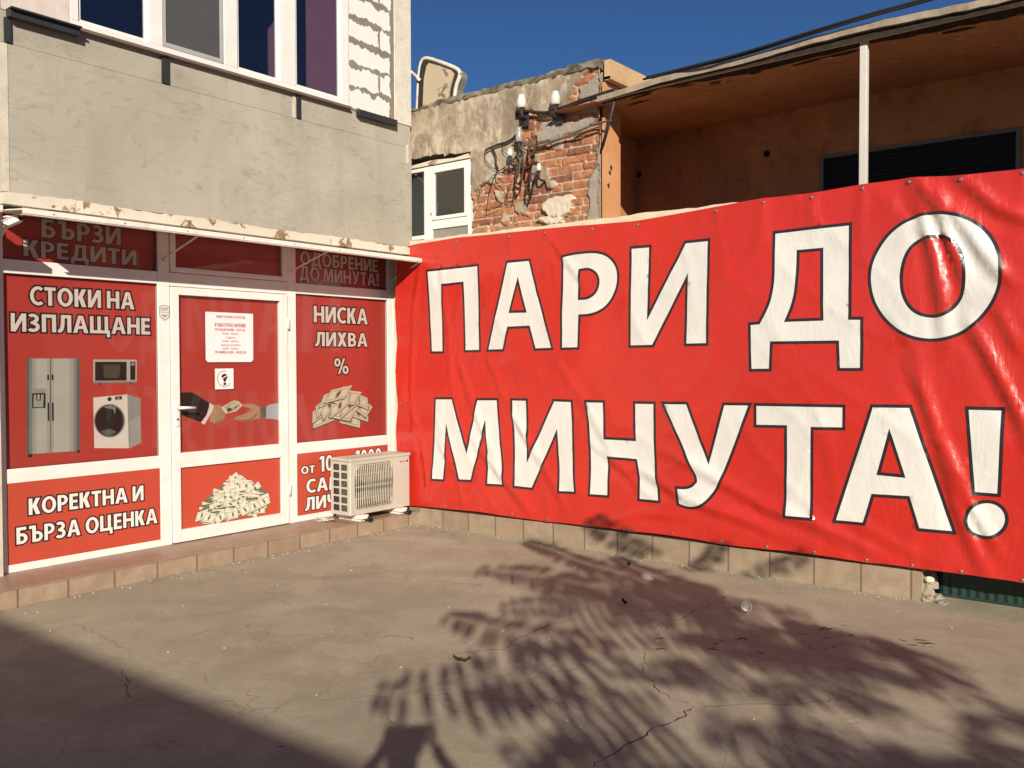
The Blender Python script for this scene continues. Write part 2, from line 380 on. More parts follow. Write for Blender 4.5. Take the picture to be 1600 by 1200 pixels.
G = {
 'А': (.84, [([(0, 0), (.29, 1), (.55, 1), (.84, 0), (.61, 0), (.55, .23), (.28, .23), (.22, 0)], [[(.315, .40), (.415, .78), (.425, .78), (.515, .40)]])]),
 'Б': (.65, [gD(0, 0, .65, .63), gR(0, .3, SW, 1), gR(0, 1-BW, .58, 1)]),
 'В': (.66, [gD(0, 0, .66, .57), gD(0, .43, .62, 1)]),
 'Д': (.86, [([(0, -.22), (0, BW), (.08, BW), (.15, .36), (.2, .65), (.21, 1), (.76, 1), (.76, BW), (.86, BW), (.86, -.22), (.68, -.22), (.67, 0), (.19, 0), (.18, -.22)], [[(.30, BW), (.55, BW), (.55, .83), (.40, .83), (.39, .6), (.36, .38)]])]),
 'Е': (.55, [gR(0, 0, SW, 1), gR(0, 0, .55, BW), gR(0, .42, .51, .42+BW*.95), gR(0, 1-BW, .54, 1)]),
 'З': (.60, [gArc(.24, .74, .31, .27, -88, 140), gArc(.24, .28, .35, .29, -142, 88), gR(.13, .43, .34, .585)]),
 'И': (.77, [([(0, 0), (0, 1), (.205, 1), (.195, .36), (.53, 1), (.77, 1), (.77, 0), (.565, 0), (.575, .64), (.24, 0)], [])]),
 'К': (.68, [gR(0, 0, SW, 1), gQ(.27, .42, .55, 1, .25), gQ(.33, .60, .55, 0, .26)]),
 'Л': (.72, [gR(.505, 0, .72, 1), gR(.17, 1-BW, .72, 1), ([(.17, 1), (.37, 1), (.36, .55), (.33, .28), (.26, .09), (.14, 0), (0, -.01), (0, .16), (.08, .19), (.13, .35), (.16, .6)], [])]),
 'М': (.95, [([(0, 0), (.06, 1), (.32, 1), (.475, .42), (.64, 1), (.89, 1), (.95, 0), (.74, 0), (.72, .62), (.555, .03), (.39, .03), (.225, .62), (.205, 0)], [])]),
 'Н': (.76, [gR(0, 0, SW, 1), gR(.545, 0, .76, 1), gR(.1, .41, .66, .41+BW)]),
 'О': (.86, [gO(.43, .5, .43, .52)]),
 'П': (.75, [gR(0, 0, SW, 1), gR(.535, 0, .75, 1), gR(0, 1-BW, .75, 1)]),
 'Р': (.63, [gR(0, 0, SW, 1), gD(0, .36, .63, 1)]),
 'С': (.68, [gArc(.44, .5, .44, .52, 52, 308)]),
 'Т': (.62, [gR(.2025, 0, .4175, 1), gR(0, 1-BW, .62, 1)]),
 'У': (.74, [([(0, 1), (.235, 1), (.40, .48), (.52, 1), (.74, 1), (.52, .30), (.43, .1), (.30, 0), (.10, -.02), (.10, .16), (.22, .17), (.285, .26)], [])]),
 'Х': (.74, [gQ(.125, 0, .60, 1, .25), gQ(.615, 0, .14, 1, .25)]),
 'Ц': (.84, [gR(0, 0, SW, 1), gR(.52, 0, .735, 1), gR(0, 0, .84, BW), gR(.65, -.22, .84, BW)]),
 'Ч': (.68, [gR(.465, 0, .68, 1), ([(0, 1), (0, .62), (.04, .47), (.13, .38), (.27, .35), (.6, .40), (.6, .57), (.33, .53), (.235, .58), (.215, .68), (.215, 1)], [])]),
 'Щ': (1.14, [gR(0, 0, .2, 1), gR(.42, 0, .62, 1), gR(.84, 0, 1.04, 1), gR(0, 0, 1.14, BW), gR(.97, -.22, 1.14, BW)]),
 'Ъ': (.82, [gR(0, 1-BW, .3, 1), gR(.19, 0, .19+SW, 1), (gD(.19, 0, .82, .63))]),
 'Я': (.66, [gR(.445, 0, .66, 1), ([(x_, y_) for x_, y_ in [(.66-a, b) for a, b in gD(0, .38, .62, 1)[0]]], [[(.66-a, b) for a, b in gD(0, .38, .62, 1)[1][0]]]), gQ(.12, 0, .36, .45, .25)]),
 '0': (.60, [gO(.30, .5, .30, .51, .19, .16)]),
 '1': (.40, [gR(.17, 0, .38, 1), ([(0, .74), (.2, .86), (.2, 1.0), (.14, 1), (0, .9)], [])]),
 '2': (.58, [gArc(.28, .72, .29, .29, -40, 165), gQ(.15, .1, .44, .6, .22), gR(0, 0, .58, .17)]),
 '3': (.58, [gArc(.24, .74, .30, .27, -88, 140), gArc(.24, .28, .33, .29, -142, 88), gR(.13, .43, .34, .585)]),
 '5': (.58, [gArc(.24, .33, .33, .34, -140, 110), gR(.06, .5, .25, 1), gR(.06, 1-BW, .54, 1)]),
 '8': (.60, [gO(.3, .74, .27, .27, .17, .14), gO(.3, .28, .30, .30, .18, .15)]),
 '9': (.60, [gO(.3, .68, .30, .33, .18, .15), gArc(.28, .5, .32, .51, -110, 0)]),
 '%': (.98, [gO(.21, .74, .21, .27, .13, .13), gO(.77, .26, .21, .27, .13, .13), gQ(.31, -.01, .68, 1.01, .12)]),
 '!': (.26, [([(0, 1), (.26, 1), (.225, .34), (.035, .34)], []), (ell(.13, .11, .13, .125, 18), [])]),
 ':': (.2, [(ell(.1, .12, .1, .1, 10), []), (ell(.1, .6, .1, .1, 10), [])]),
 '.': (.2, [(ell(.1, .1, .1, .1, 10), [])]),
 '-': (.34, [gR(0, .34, .34, .5)]),
}
def word(s, x0, x1, z0, z1, gap=.10, space=.26):
    """capitals of string s fitted into the box x0..x1, baseline z0, cap line z1"""
    xs = 0; out = []
    for ch in s:
        if ch == ' ': xs += space; continue
        low = ch.islower() and ch.upper() in G; ad, ps = G[ch.upper()]; k = .74 if low else 1.0
        out.append((xs, k, ps)); xs += ad*k+gap
    wd = xs-gap; sx = (x1-x0)/wd; sz = z1-z0; res = []
    for ox, k, ps in out:
        for o, hs in ps:
            f = lambda l: [(x0+(ox+a*k)*sx, z0+b*k*sz) for a, b in l]
            res.append((f(o), [f(h) for h in hs]))
    return res

# ------------------------------------------------------------------ palette
random.seed(4)
M_WHITE = mat('white_pvc', (.73, .715, .68), .38, .5, var=.07, dirt=((.44, .40, .33), .22), scale=3.4)
M_WMETAL = mat('white_metal', (.76, .72, .65), .5, .4, var=.08, dirt=((.30, .22, .15), .4), scale=5)
M_RED = m_vinyl('poster_red', (.47, .055, .043), .35, .12)
M_REDO = m_vinyl('poster_orange_red', (.47, .060, .032), .45, .12)
M_PW = mat('print_white', (.70, .68, .64), .45, var=.04)
M_PB = mat('print_black', (.018, .014, .016), .45, var=.1)
M_GLASS = m_glass('shop_glass', (.92, .90, .89), .5)
M_WGLASS = m_glass('window_glass', (.80, .84, .86), ior=2.3)
M_DARKSTEEL = mat('dark_steel', (.035, .037, .042), .55, .5, .3, var=.25, bump=.2)
M_BLACK = mat('black_rubber', (.012, .012, .012), .6)
M_RENDER = m_render()
M_PEELC = m_peel('peeling_cream', (.62, .57, .47), (.33, .25, .17), .555, 4.2, rust=(.20, .085, .035))
M_ORANGE = m_orange()
M_CREAM = mat('cream_plaster', (.56, .51, .42), .85, .2, var=.14, bump=.35, bscale=40, dirt=((.36, .29, .2), .5))
M_PLINTH = m_tile('plinth_tiles', (.28, .212, .145), (.345, .268, .19), 1/3., 1, -.1095-.33-1/3.*20)
M_RISER = m_tile('riser_tiles', (.29, .213, .148), (.37, .275, .195), 1/3., 0, -2.383-1.45-1/3.*6)
M_TREAD = mat('tread_tiles', (.29, .185, .13), .45, .45, var=.12, dirt=((.42, .33, .24), .6), scale=4, bump=.1)
M_GROUND = m_ground()

# ------------------------------------------------------------------ ground with its long cracks
def crack_strip(pxs, w0, seed):
    rnd = random.Random(seed); P = [onz(*p) for p in pxs]; pts = []
    for a, b in zip(P, P[1:]):
        n = max(3, int((b-a).length/.035)); d = (b-a).normalized(); nn = Vector((-d.y, d.x, 0))
        for k in range(n): pts.append(a.lerp(b, k/n)+nn*rnd.gauss(0, .011))
    pts.append(P[-1]); L, R_ = [], []
    for k, p in enumerate(pts):
        t = (pts[min(k+1, len(pts)-1)]-pts[max(0, k-1)]); t.z = 0; t.normalize(); nn = Vector((-t.y, t.x, 0))
        wd = w0*rnd.uniform(.3, 1.2)*min(1, .25+k*.3, .25+(len(pts)-1-k)*.3)
        L.append((p+nn*wd*.5)[:2]); R_.append((p-nn*wd*.5)[:2])
    return (L+R_[::-1], [])
CR = [([(570, 992), (590, 996), (612, 992), (640, 996), (648, 1002)], .012), ([(680, 1016), (702, 1022), (740, 1017), (790, 1014), (800, 1003), (835, 987), (862, 975), (896, 970)], .011),
      ([(703, 1022), (701, 1034)], .008), ([(763, 1019), (762, 1033)], .008), ([(188, 1044), (198, 1066), (202, 1090), (230, 1098)], .012), ([(203, 1090), (196, 1110)], .008),
      ([(520, 1093), (560, 1090), (600, 1087)], .008), ([(600, 1115), (612, 1128), (640, 1136), (680, 1138)], .010), ([(930, 1200), (962, 1178), (985, 1160), (1020, 1140), (1055, 1128), (1072, 1112), (1086, 1104)], .020),
      ([(1086, 1104), (1120, 1106), (1175, 1098), (1215, 1102), (1250, 1100), (1335, 1085)], .012), ([(1000, 1056), (1004, 1042), (1006, 1020), (1012, 1012)], .010),
      ([(1000, 1056), (1024, 1068), (1030, 1082), (1060, 1094), (1086, 1104)], .014), ([(1010, 986), (1040, 972), (1075, 962), (1110, 944), (1150, 925)], .012),
      ([(240, 1003), (290, 998), (330, 982)], .009), ([(110, 970), (150, 990), (205, 1018)], .008), ([(440, 1020), (470, 1012)], .006), ([(830, 996), (850, 1003), (905, 1012)], .008),
      ([(530, 880), (556, 888), (552, 894)], .006), ([(1245, 1000), (1275, 1015), (1300, 1012), (1330, 1002)], .014), ([(1412, 1000), (1440, 998), (1442, 1012)], .012), ([(1120, 1000), (1150, 1006), (1195, 1012)], .013),
      ([(410, 920), (432, 935), (460, 948)], .006), ([(780, 905), (800, 893), (830, 888)], .006)]
chips = []
rnd = random.Random(9)
for cx, cy, n, sp in ((1140, 1003, 12, 24), (1290, 990, 18, 28), (1190, 1022, 4, 22), (1430, 1005, 8, 18), (1010, 1010, 3, 25), (442, 1166, 2, 5)):
    for _ in range(n):
        p = onz(cx+rnd.gauss(0, sp), cy+rnd.gauss(0, sp*.25)); r = rnd.uniform(.010, .035); q = -.9+rnd.gauss(0, .5); cq, sq = math.cos(q), math.sin(q); l = []
        for t in range(12):
            u, v = r*rnd.uniform(.5, 1.5)*math.cos(t*.5236), r*.28*rnd.uniform(.3, 1.5)*math.sin(t*.5236); l.append((p.x+u*cq-v*sq, p.y+u*sq+v*cq))
        chips.append((l, []))
M_CRACK = mat('crack_dirt', (.055, .045, .036), .95, .1, var=.3, scale=40)
gcont = [(1, [crack_strip(p, w_*.5, k) for k, (p, w_) in enumerate(CR)]+chips)]
g = sheet('ground', rect(-300, -300, 300, 300), gcont, [M_GROUND, M_CRACK], lambda a, b: (a, b, 0), flip=(0, 0, 1))
tag(g, None, kind='structure')

# ------------------------------------------------------------------ doorstep and tiled plinth
t = thing('doorstep', 'low step of terracotta tiles running along the shop front below the white door', 'step', (-2, -.24, 0))
b = MB(); b.box((-6.5, -.468, 0), (-.001, .12, .124), .003); b.build('riser', M_RISER, t)
b = MB(); b.box((-6.5, -.474, .124), (-.001, .12, .134), .003); b.build('tread', M_TREAD, t)
t = thing('tiled_plinth', 'low plinth of square beige tiles under the red banner', 'plinth', (0, -2.6, 0))
PT = [(0.2, .165), (-.5, .165), (-2.35, .192), (-3.3, .192), (-5.17, .200)]
M_MORTAR = mat('crumbly_mortar', (.36, .31, .24), .95, .15, var=.3, scale=14, bump=.8, bscale=35)
b = MB(); b.prism([(0, y, 0) for y, z in ((.2, 0), (-5.17, 0))]+[(0, y, z) for y, z in PT[::-1]], (.03, 0, 0)); b.build('tile_face', M_PLINTH, t)
b = MB(); b.prism([(.03, y, -.01) for y, z in ((.2, 0), (-5.165, 0))]+[(.03, y, z+.008) for y, z in PT[::-1]], (.16, 0, 0)); b.build('core', M_MORTAR, t)

# ------------------------------------------------------------------ shop building
shop = thing('shop_building', 'corner building with white framed red shop front under a grey rendered upper storey', 'building', (-2, 2, 0))
# ground floor shop front frame (y = 0 face)
ZB, ZT = .134, 2.80
b = MB(); D0, D1 = 0.0, .07
for x0, x1 in ((-3.755, -3.70), (-2.53, -2.428), (-1.252, -1.152), (.018, .105)): b.box((x0, D0, ZB), (x1, D1, ZT), .004)
for x0, x1 in ((-3.70, -2.53), (-1.152, .018)):
    for z0, z1 in ((ZB, .190), (.772, .874), (2.266, 2.366), (2.72, ZT)): b.box((x0, D0+.002, z0), (x1, D1-.002, z1), .004)
b.box((-2.428, D0+.002, 2.256), (-1.252, D1-.002, 2.366), .004); b.box((-2.428, D0+.002, 2.72), (-1.252, D1-.002, ZT), .004)
b.build('shop_frame', M_WHITE, shop)
for x0, z0, x1, z1 in ((-3.70, .874, -2.53, 2.266), (-3.70, 2.366, -2.53, 2.72), (-1.152, .874, .018, 2.266), (-1.152, 2.366, .018, 2.72)):
    b = MB(); o, i = rect(x0, z0, x1, z1), rect(x0+.006, z0+.006, x1-.006, z1-.006)
    for k in range(4):
        p, q, r_, s_ = o[k], o[(k+1) % 4], i[(k+1) % 4], i[k]
        b.quad((p[0], .019, p[1]), (q[0], .019, q[1]), (r_[0], .019, r_[1]), (s_[0], .019, s_[1]))
    b.build('rubber_gasket', M_BLACK, shop)
def fx(px, py): v = ony(px, py, .03); return (v.x, v.z)
def crop(ox, oy, s, pts): return [fx(ox+a*s, oy+c*s) for a, c in pts]
def panel(name, x0, z0, x1, z1, layers, base, y, parent, label=None, mats=(), glass=True):
    o = sheet(name, rect(x0, z0, x1, z1), layers, [base, M_PB, M_PW]+list(mats), lambda a, c: (a, y, c), parent, flip=(0, -1, 0))
    if label: o['label'] = label
    if glass: boxpart('glass_pane', (x0, y-.016, z0), (x1, y-.010, z1), M_GLASS, parent)
    return o
OUT = .013
def lettering(words, d=OUT):
    ps = [p for a in words for p in word(*a)]
    return [(1, grow(ps, d)), (2, ps)]
def tone(n, c): return mat('print_'+n, c, .5, var=.06)
# --- photo prints of appliances on the large left pane
STEEL = [tone('steel%d' % k, c) for k, c in enumerate(((.10, .13, .125), (.20, .235, .22), (.33, .36, .33), (.42, .45, .41), (.27, .30, .28)))]
P_DK, P_GR = tone('dark', (.02, .02, .02)), tone('grey', (.28, .29, .28))
ap = []; cp = lambda l: crop(30, 550, 210/1482, l)
def strip(x0, x1): return (cp([(x0, 72), (x1, 72), (x1, 1128-(x1-95)*.068), (x0, 1128-(x0-95)*.068)]), [])
for k, xs in ((3, ((90, 115),)), (4, ((115, 150),)), (5, ((150, 190),)), (6, ((190, 310),)), (5, ((310, 345),)), (4, ((345, 352),)), (5, ((356, 385),)), (6, ((385, 560),)), (5, ((560, 605),)), (4, ((605, 640),)), (3, ((640, 672),))):
    ap += [(k, [strip(*x)]) for x in xs]
ap += [(1, [(cp([(345, 72), (350, 72), (356, 1092), (351, 1092)]), [])]), (1, [(cp([(100, 1128), (150, 1125), (150, 1160), (100, 1160)]), []), (cp([(640, 1085), (672, 1083), (672, 1110), (640, 1112)]), [])])]
ap += [(8, [(cp([(140, 405), (298, 402), (298, 620), (140, 622)]), [])]), (1, [(cp([(146, 455), (294, 452), (294, 615), (146, 618)]), [])]), (5, [(cp([(165, 470), (275, 470), (268, 608), (160, 608)]), [])]), (1, [(cp([(190, 465), (245, 465), (240, 535), (195, 535)]), [])]), (6, [(cp([(206, 468), (228, 468), (228, 528), (206, 528)]), [])])]
for x in (312, 360): ap += [(1, [(cp([(x, 250), (x+22, 250), (x+26, 760), (x+6, 760)]), [])]), (6, [(cp([(x+2, 310), (x+20, 310), (x+22, 560), (x+6, 560)]), [])])]
ap += [(6, [(cp([(820, 82), (1300, 85), (1300, 340), (820, 345)]), [])]), (4, [(cp([(820, 325), (1300, 320), (1300, 340), (820, 345)]), [])]), (1, [(cp([(840, 108), (1188, 108), (1188, 315), (840, 318)]), []), (cp([(1228, 108), (1285, 108), (1285, 308), (1228, 310)]), []), (cp([(880, 345), (910, 345), (905, 360), (885, 360)]), []), (cp([(1215, 340), (1245, 340), (1240, 352), (1220, 352)]), [])]),
       (9, [(cp([(930, 140), (1120, 140), (1105, 285), (940, 285)]), [])]), (8, [(cp([(1238, 118), (1275, 118), (1275, 150), (1238, 150)]), [])])]
ap += [(2, [(cp([(820, 502), (1195, 468), (1212, 1062), (832, 1060)]), [])]), (7, [(cp([(1195, 468), (1342, 510), (1345, 1000), (1228, 1060), (1212, 1062)]), [])]), (5, [(cp([(1230, 760), (1343, 700), (1345, 1000), (1228, 1060)]), [])]),
       (4, [(cp(ell(1000, 758, 172, 186)), [])]), (1, [(cp(ell(998, 758, 158, 172)), [])]), (4, [(cp([(935, 605), (1010, 590), (1070, 610), (1060, 690), (1040, 630), (960, 618)]), [])]), (3, [(cp([(900, 870), (1010, 850), (1080, 880), (1000, 925), (940, 910)]), [])]),
       (1, [(cp(ell(1000, 520, 24, 24, 16)), []), (cp([(1062, 492), (1136, 484), (1136, 520), (1062, 526)]), [])]), (8, [(cp([(1085, 496), (1112, 494), (1112, 516), (1085, 518)]), []), (cp([(1060, 530), (1155, 522), (1155, 526), (1060, 534)]), [])])]
panel('poster_panel', -3.70, .874, -2.53, 2.266, lettering([('СТОКИ НА', -3.507, -2.713, 2.052, 2.186), ('ИЗПЛАЩАНЕ', -3.641, -2.581, 1.856, 1.986)])+ap, M_RED, .035, shop,
      'red poster behind glass with words about goods and pictures of a fridge, microwave and washing machine', STEEL+[P_GR, tone('oven', (.06, .07, .05))])
# material slots: 0 red 1 black 2 white 3..7 steel 8 grey 9 oven glow
panel('poster_panel', -3.694, .190, -2.524, .772, lettering([('КОРЕКТНА И', -3.553, -2.674, .530, .648), ('БЪРЗА ОЦЕНКА', -3.640, -2.558, .330, .450)], .011), M_REDO, .004, shop, 'bright orange red lower panel with words about fair and fast valuation', glass=False)
panel('poster_panel', -3.70, 2.366, -2.53, 2.72, lettering([('БЪРЗИ', -3.419, -2.817, 2.549, 2.684), ('КРЕДИТИ', -3.546, -2.690, 2.400, 2.520)], .006), M_RED, .035, shop, 'shaded red transom panel with words about fast credit')
panel('poster_panel', -1.152, 2.366, .018, 2.72, lettering([('ОДОБРЕНИЕ', -1.069, -.083, 2.545, 2.672), ('ДО МИНУТА!', -1.080, -.070, 2.403, 2.533)], .006), M_RED, .035, shop, 'shaded red transom panel with words about approval in a minute')
# --- bank notes as printed picture: cream note, green field, dark oval
NOTE = [tone('note', (.64, .62, .50)), tone('note_green', (.36, .38, .27)), tone('note_dark', (.07, .08, .05)), tone('note_shade', (.13, .13, .085))]
def bill(cx, cz, wd, hg, a, sh=0.0, k0=3):
    c, s = math.cos(a), math.sin(a)
    q = lambda u, v: (cx+u*wd*c-(v*hg)*s+v*hg*sh, cz+u*wd*s+v*hg*c)
    f = lambda e: [q(-.5+e*.45, -.5+e), q(.5-e*.45, -.5+e), q(.5-e*.45, .5-e), q(-.5+e*.45, .5-e)]
    return [(k0+2, [([q(-.53, -.6), q(.53, -.6), q(.53, .4), q(-.53, .4)], [])]), (k0, [(f(0), [])]), (k0+1, [(f(.12), [])]), (k0, [(f(.2), [])]), (k0+1, [([q(.14*math.cos(t)*.9, .36*math.sin(t)) for t in [k*.7 for k in range(9)]], [])]), (k0+2, [([q(.08*math.cos(t)*.9, .24*math.sin(t)) for t in [k*.9 for k in range(7)]], [])])]
rnd = random.Random(21)
ml = [(5, [([(-.93, 1.09), (-.80, 1.01), (-.66, 1.09), (-.41, 1.0), (-.33, 1.06), (-.25, 1.15), (-.3, 1.25), (-.6, 1.28), (-.9, 1.18)], [])])]
for cx, cz, a, sh in ((-.80, 1.09, .25, .3), (-.47, 1.06, -.25, -.2), (-.36, 1.12, -.3, -.3), (-.82, 1.16, .45, .5), (-.33, 1.19, -.55, .2), (-.78, 1.22, .55, .4), (-.36, 1.25, -.35, -.4), (-.56, 1.13, -.2, .6), (-.47, 1.20, .55, .5), (-.73, 1.21, .75, .35), (-.70, 1.29, .30, .8), (-.50, 1.28, -.12, .7), (-.60, 1.20, .50, .6), (-.62, 1.315, .15, .9)):
    ml += bill(cx, cz, .27, .125, a, sh)
WR = [('НИСКА', -.915, -.228, 2.010, 2.165), ('ЛИХВА', -.900, -.232, 1.782, 1.918), ('%', -.668, -.486, 1.512, 1.665)]
panel('poster_panel', -1.152, .874, .018, 2.266, lettering(WR)+ml, M_RED, .035, shop, 'red poster behind glass with words about low interest, a percent sign and a heap of notes', NOTE)
panel('poster_panel', -1.148, .190, .010, .772, lettering([('от', -1.104, -.945, .578, .672), ('10', -.885, -.720, .578, .728), ('до', -.64, -.46, .578, .672), ('1000', -.43, -.08, .590, .745), ('САМО С', -1.045, -.30, .392, .520), ('ЛИЧНА', -1.062, -.40, .226, .350)], .009), M_REDO, .004, shop, 'orange red lower panel partly hidden behind the outdoor air conditioner', glass=False)

# centre transom window
cw = MB()
for lo, hi in (((-2.424, -.006, 2.370), (-2.372, .05, 2.72)), ((-1.310, -.006, 2.370), (-1.256, .05, 2.72)), ((-2.372, -.005, 2.370), (-1.310, .049, 2.412)), ((-2.372, -.005, 2.690), (-1.310, .049, 2.72))): cw.box(lo, hi, .004)
cw = cw.build('transom_window', M_WHITE, shop)
sheet('poster_panel', rect(-2.372, 2.412, -1.310, 2.69), [], [M_RED], lambda a, c: (a, .03, c), cw, flip=(0, -1, 0))
boxpart('glass_pane', (-2.372, .012, 2.412), (-1.310, .018, 2.69), M_GLASS, cw)

# door
dx0, dx1, dz0, dz1 = -2.422, -1.258, .142, 2.250
b = MB()
b.box((dx0, -.014, dz0), (-2.352, .052, dz1), .005); b.box((-1.340, -.014, dz0), (dx1, .052, dz1), .005)
for z0, z1 in ((dz0, .245), (.758, .882), (2.186, dz1)): b.box((-2.352, -.013, z0), (-1.340, .051, z1), .004)
door = b.build('door', M_WHITE, shop); door['label'] = 'white framed glass door with red poster panels'
for z_ in (.40, 1.93): b = MB(); b.tube([(-1.255, -.020, z_), (-1.255, -.020, z_+.10)], .011, 10); b.build('hinge', M_WHITE, door)
hb = MB()
hb.box((-2.402, -.024, 1.10), (-2.368, -.014, 1.30), .006); hb.tube([(-2.386, -.02, 1.258), (-2.386, -.065, 1.258)], .011)
hb.tube([(-2.392, -.068, 1.258), (-2.33, -.070, 1.257), (-2.245, -.066, 1.252)], .0125, 10); hb.i = 1
hb.lathe([(.009, 0), (.009, .004)], (-2.385, -.0245, 1.163), Matrix.Rotation(math.pi/2, 3, 'X'))
hb.build('handle', [M_WHITE, mat('brass', (.35, .24, .10), .35, .5, .9)], door)
SK, SKD = tone('skin', (.42, .27, .17)), tone('skin_shade', (.27, .155, .095))
ch = lambda l: crop(270, 600, .1125, l)
hl = [(1, [(ch([(85, 118), (265, 115), (335, 150), (505, 262), (505, 310), (470, 420), (395, 532), (230, 472), (85, 422)]), [])]),
      (9, [(ch([(85, 330), (300, 372), (420, 400), (400, 420), (280, 395), (85, 352)]), [])]),
      (2, [(ch([(510, 262), (572, 298), (545, 385), (440, 566), (390, 536), (470, 430), (502, 330)]), [])]),
      (7, [(ch([(572, 296), (640, 285), (700, 320), (742, 370), (728, 440), (692, 500), (640, 530), (580, 550), (520, 522), (515, 470), (545, 390)]), [])]),
      (8, [(ch([(600, 520), (690, 490), (720, 450), (732, 460), (700, 510), (640, 540), (580, 556)]), []), (ch([(640, 400), (720, 395), (724, 404), (640, 410)]), []), (ch([(620, 440), (715, 430), (716, 440), (620, 450)]), []), (ch([(600, 480), (696, 470), (696, 480), (600, 490)]), [])]),
      (3, [(ch([(672, 325), (850, 228), (912, 238), (972, 295), (880, 378), (735, 412)]), [])]), (4, [(ch([(700, 330), (850, 245), (900, 250), (760, 335)]), []), (ch([(775, 350), (910, 270), (945, 300), (870, 360), (760, 392)]), [])]), (5, [(ch([(740, 345), (800, 325), (832, 365), (770, 392)]), []), (ch(ell(875, 320, 14, 12, 10)), [])]),
      (7, [(ch([(968, 290), (985, 276), (1060, 275), (1100, 274), (1145, 290), (1212, 325), (1216, 470), (1100, 502), (1000, 528), (900, 508), (848, 486), (892, 450), (960, 430), (1050, 390), (1088, 352), (1060, 328), (990, 318)]), [])]),
      (8, [(ch([(860, 488), (960, 500), (1080, 480), (1180, 400), (1190, 410), (1100, 500), (1000, 526), (900, 508)]), []), (ch([(905, 462), (1040, 440), (1042, 447), (905, 470)]), []), (ch([(1100, 360), (1130, 330), (1136, 336), (1108, 372), (1060, 400)]), [])]),
      (10, [(ch([(1210, 320), (1300, 315), (1340, 285), (1500, 262), (1500, 497), (1330, 482), (1220, 476)]), [])]), (6, [(ch([(1210, 320), (1290, 316), (1298, 322), (1295, 478), (1220, 476)]), [])])]
pp = panel('poster_panel', -2.352, .882, -1.340, 2.186, hl, M_RED, .03, door, None, NOTE+[SK, SKD, tone('suit_fold', (.045, .045, .05)), tone('pale_shirt', (.40, .46, .52))])
pile = []
rnd = random.Random(5)
rows = 13
for r in range(rows):
    f = r/(rows-1); z = .603-.295*f**.95; hw = float(np.interp(f, [0, .05, .2, .32, .5, .65, 1], [.06, .09, .19, .235, .31, .34, .30])); n = int(3+hw*18)
    mz = -1.80-.02*f
    pile += [(6, [([(mz-hw, z+.02), (mz+hw, z+.02), (mz+hw*1.05, z-.03), (mz-hw*1.05, z-.03)], [])])]
    for k in range(n):
        cx = mz+hw*(2*(k+.5)/n-1)*.97+rnd.uniform(-.02, .02); dz = -.03*abs((cx-mz)/max(hw, .01))**2*f
        cz = z+dz+rnd.uniform(-.014, .014)
        if rnd.random() < .55 and f < .9:
            wv, hv = rnd.uniform(.09, .13), rnd.uniform(.022, .034); a = rnd.uniform(-.25, .25)
            ps = lambda u, v: (cx+u*wv-v*hv*math.sin(a), cz+v*hv+u*wv*math.sin(a))
            pile += [(5, [([ps(-.54, -.75), ps(.54, -.75), ps(.54, .4), ps(-.54, .4)], [])]), (3, [([ps(-.5, -.5), ps(.5, -.5), ps(.5, .5), ps(-.5, .5)], [])]), (4, [([ps(-.48, -.25), ps(.48, -.25), ps(.48, -.05), ps(-.48, -.05)], [])]), (6, [([ps(-.5, -.5), ps(.5, -.5), ps(.5, -.38), ps(-.5, -.38)], [])])]
        else:
            pile += bill(cx, cz, rnd.uniform(.10, .13), rnd.uniform(.045, .06), rnd.uniform(-.7, .7), rnd.uniform(-.3, .3))
for cx, cz, a, s_ in ((-2.15, .335, .2, .5), (-2.08, .305, -.3, .3), (-1.97, .292, .5, .2), (-1.845, .30, .08, 0), (-1.72, .325, .35, -.3), (-1.62, .345, .25, -.2), (-1.52, .375, .3, -.3)): pile += bill(cx, cz, .105, .075, a, s_)
panel('poster_panel', -2.352, .245, -1.340, .758, pile, M_REDO, .01, door, 'orange red lower door panel with a big heap of bank notes', NOTE, glass=False)

# side pier, slab edge, upper storey
boxpart('side_pier', (-6.5, -.058, 0), (-3.757, .35, 2.77), M_CREAM, shop)
boxpart('shop_interior', (-3.9, .08, .0), (.1, .30, 2.8), mat('dark_void', (.02, .02, .02), .9), shop)
b = MB(); b.box((.105, .02, .0), (.14, .40, 2.80)); b.box((-3.95, -.02, 2.801), (.14, .5, 2.83)); b.build('door_reveal', M_PEELC, shop)
# slab edge of the storey above: ragged flaking strip
rnd = random.Random(3); pts = []; x = -3.845
while x < .02: pts.append((x, 2.772+.006*math.sin(x*5)+rnd.uniform(-.004, .005))); x += .045
pts.append((.02, 2.78)); L = [(x_, -.375, z_) for x_, z_ in pts]+[(.02, -.375, 2.700), (-3.845, -.375, 2.692)]
b = MB(); b.prism(L, (0, .42, 0)); b.build('slab_edge', M_PEELC, shop)
# rendered parapet with lower joint line
b = MB(); b.box((-3.84, -.350, 2.775), (.022, .45, 3.765)); b.box((-3.83, -.340, 3.771), (.016, .45, 3.985)); b.build('rendered_wall', M_RENDER, shop)
b = MB(); b.box((-.21, -.352, 3.986), (.024, .45, 6.4), .006)
b.build('corner_column', mat('chipped_white_plaster', (.62, .58, .50), .9, .2, var=.12, bump=.5, bscale=28, dirt=((.38, .34, .28), .55), scale=9), shop)
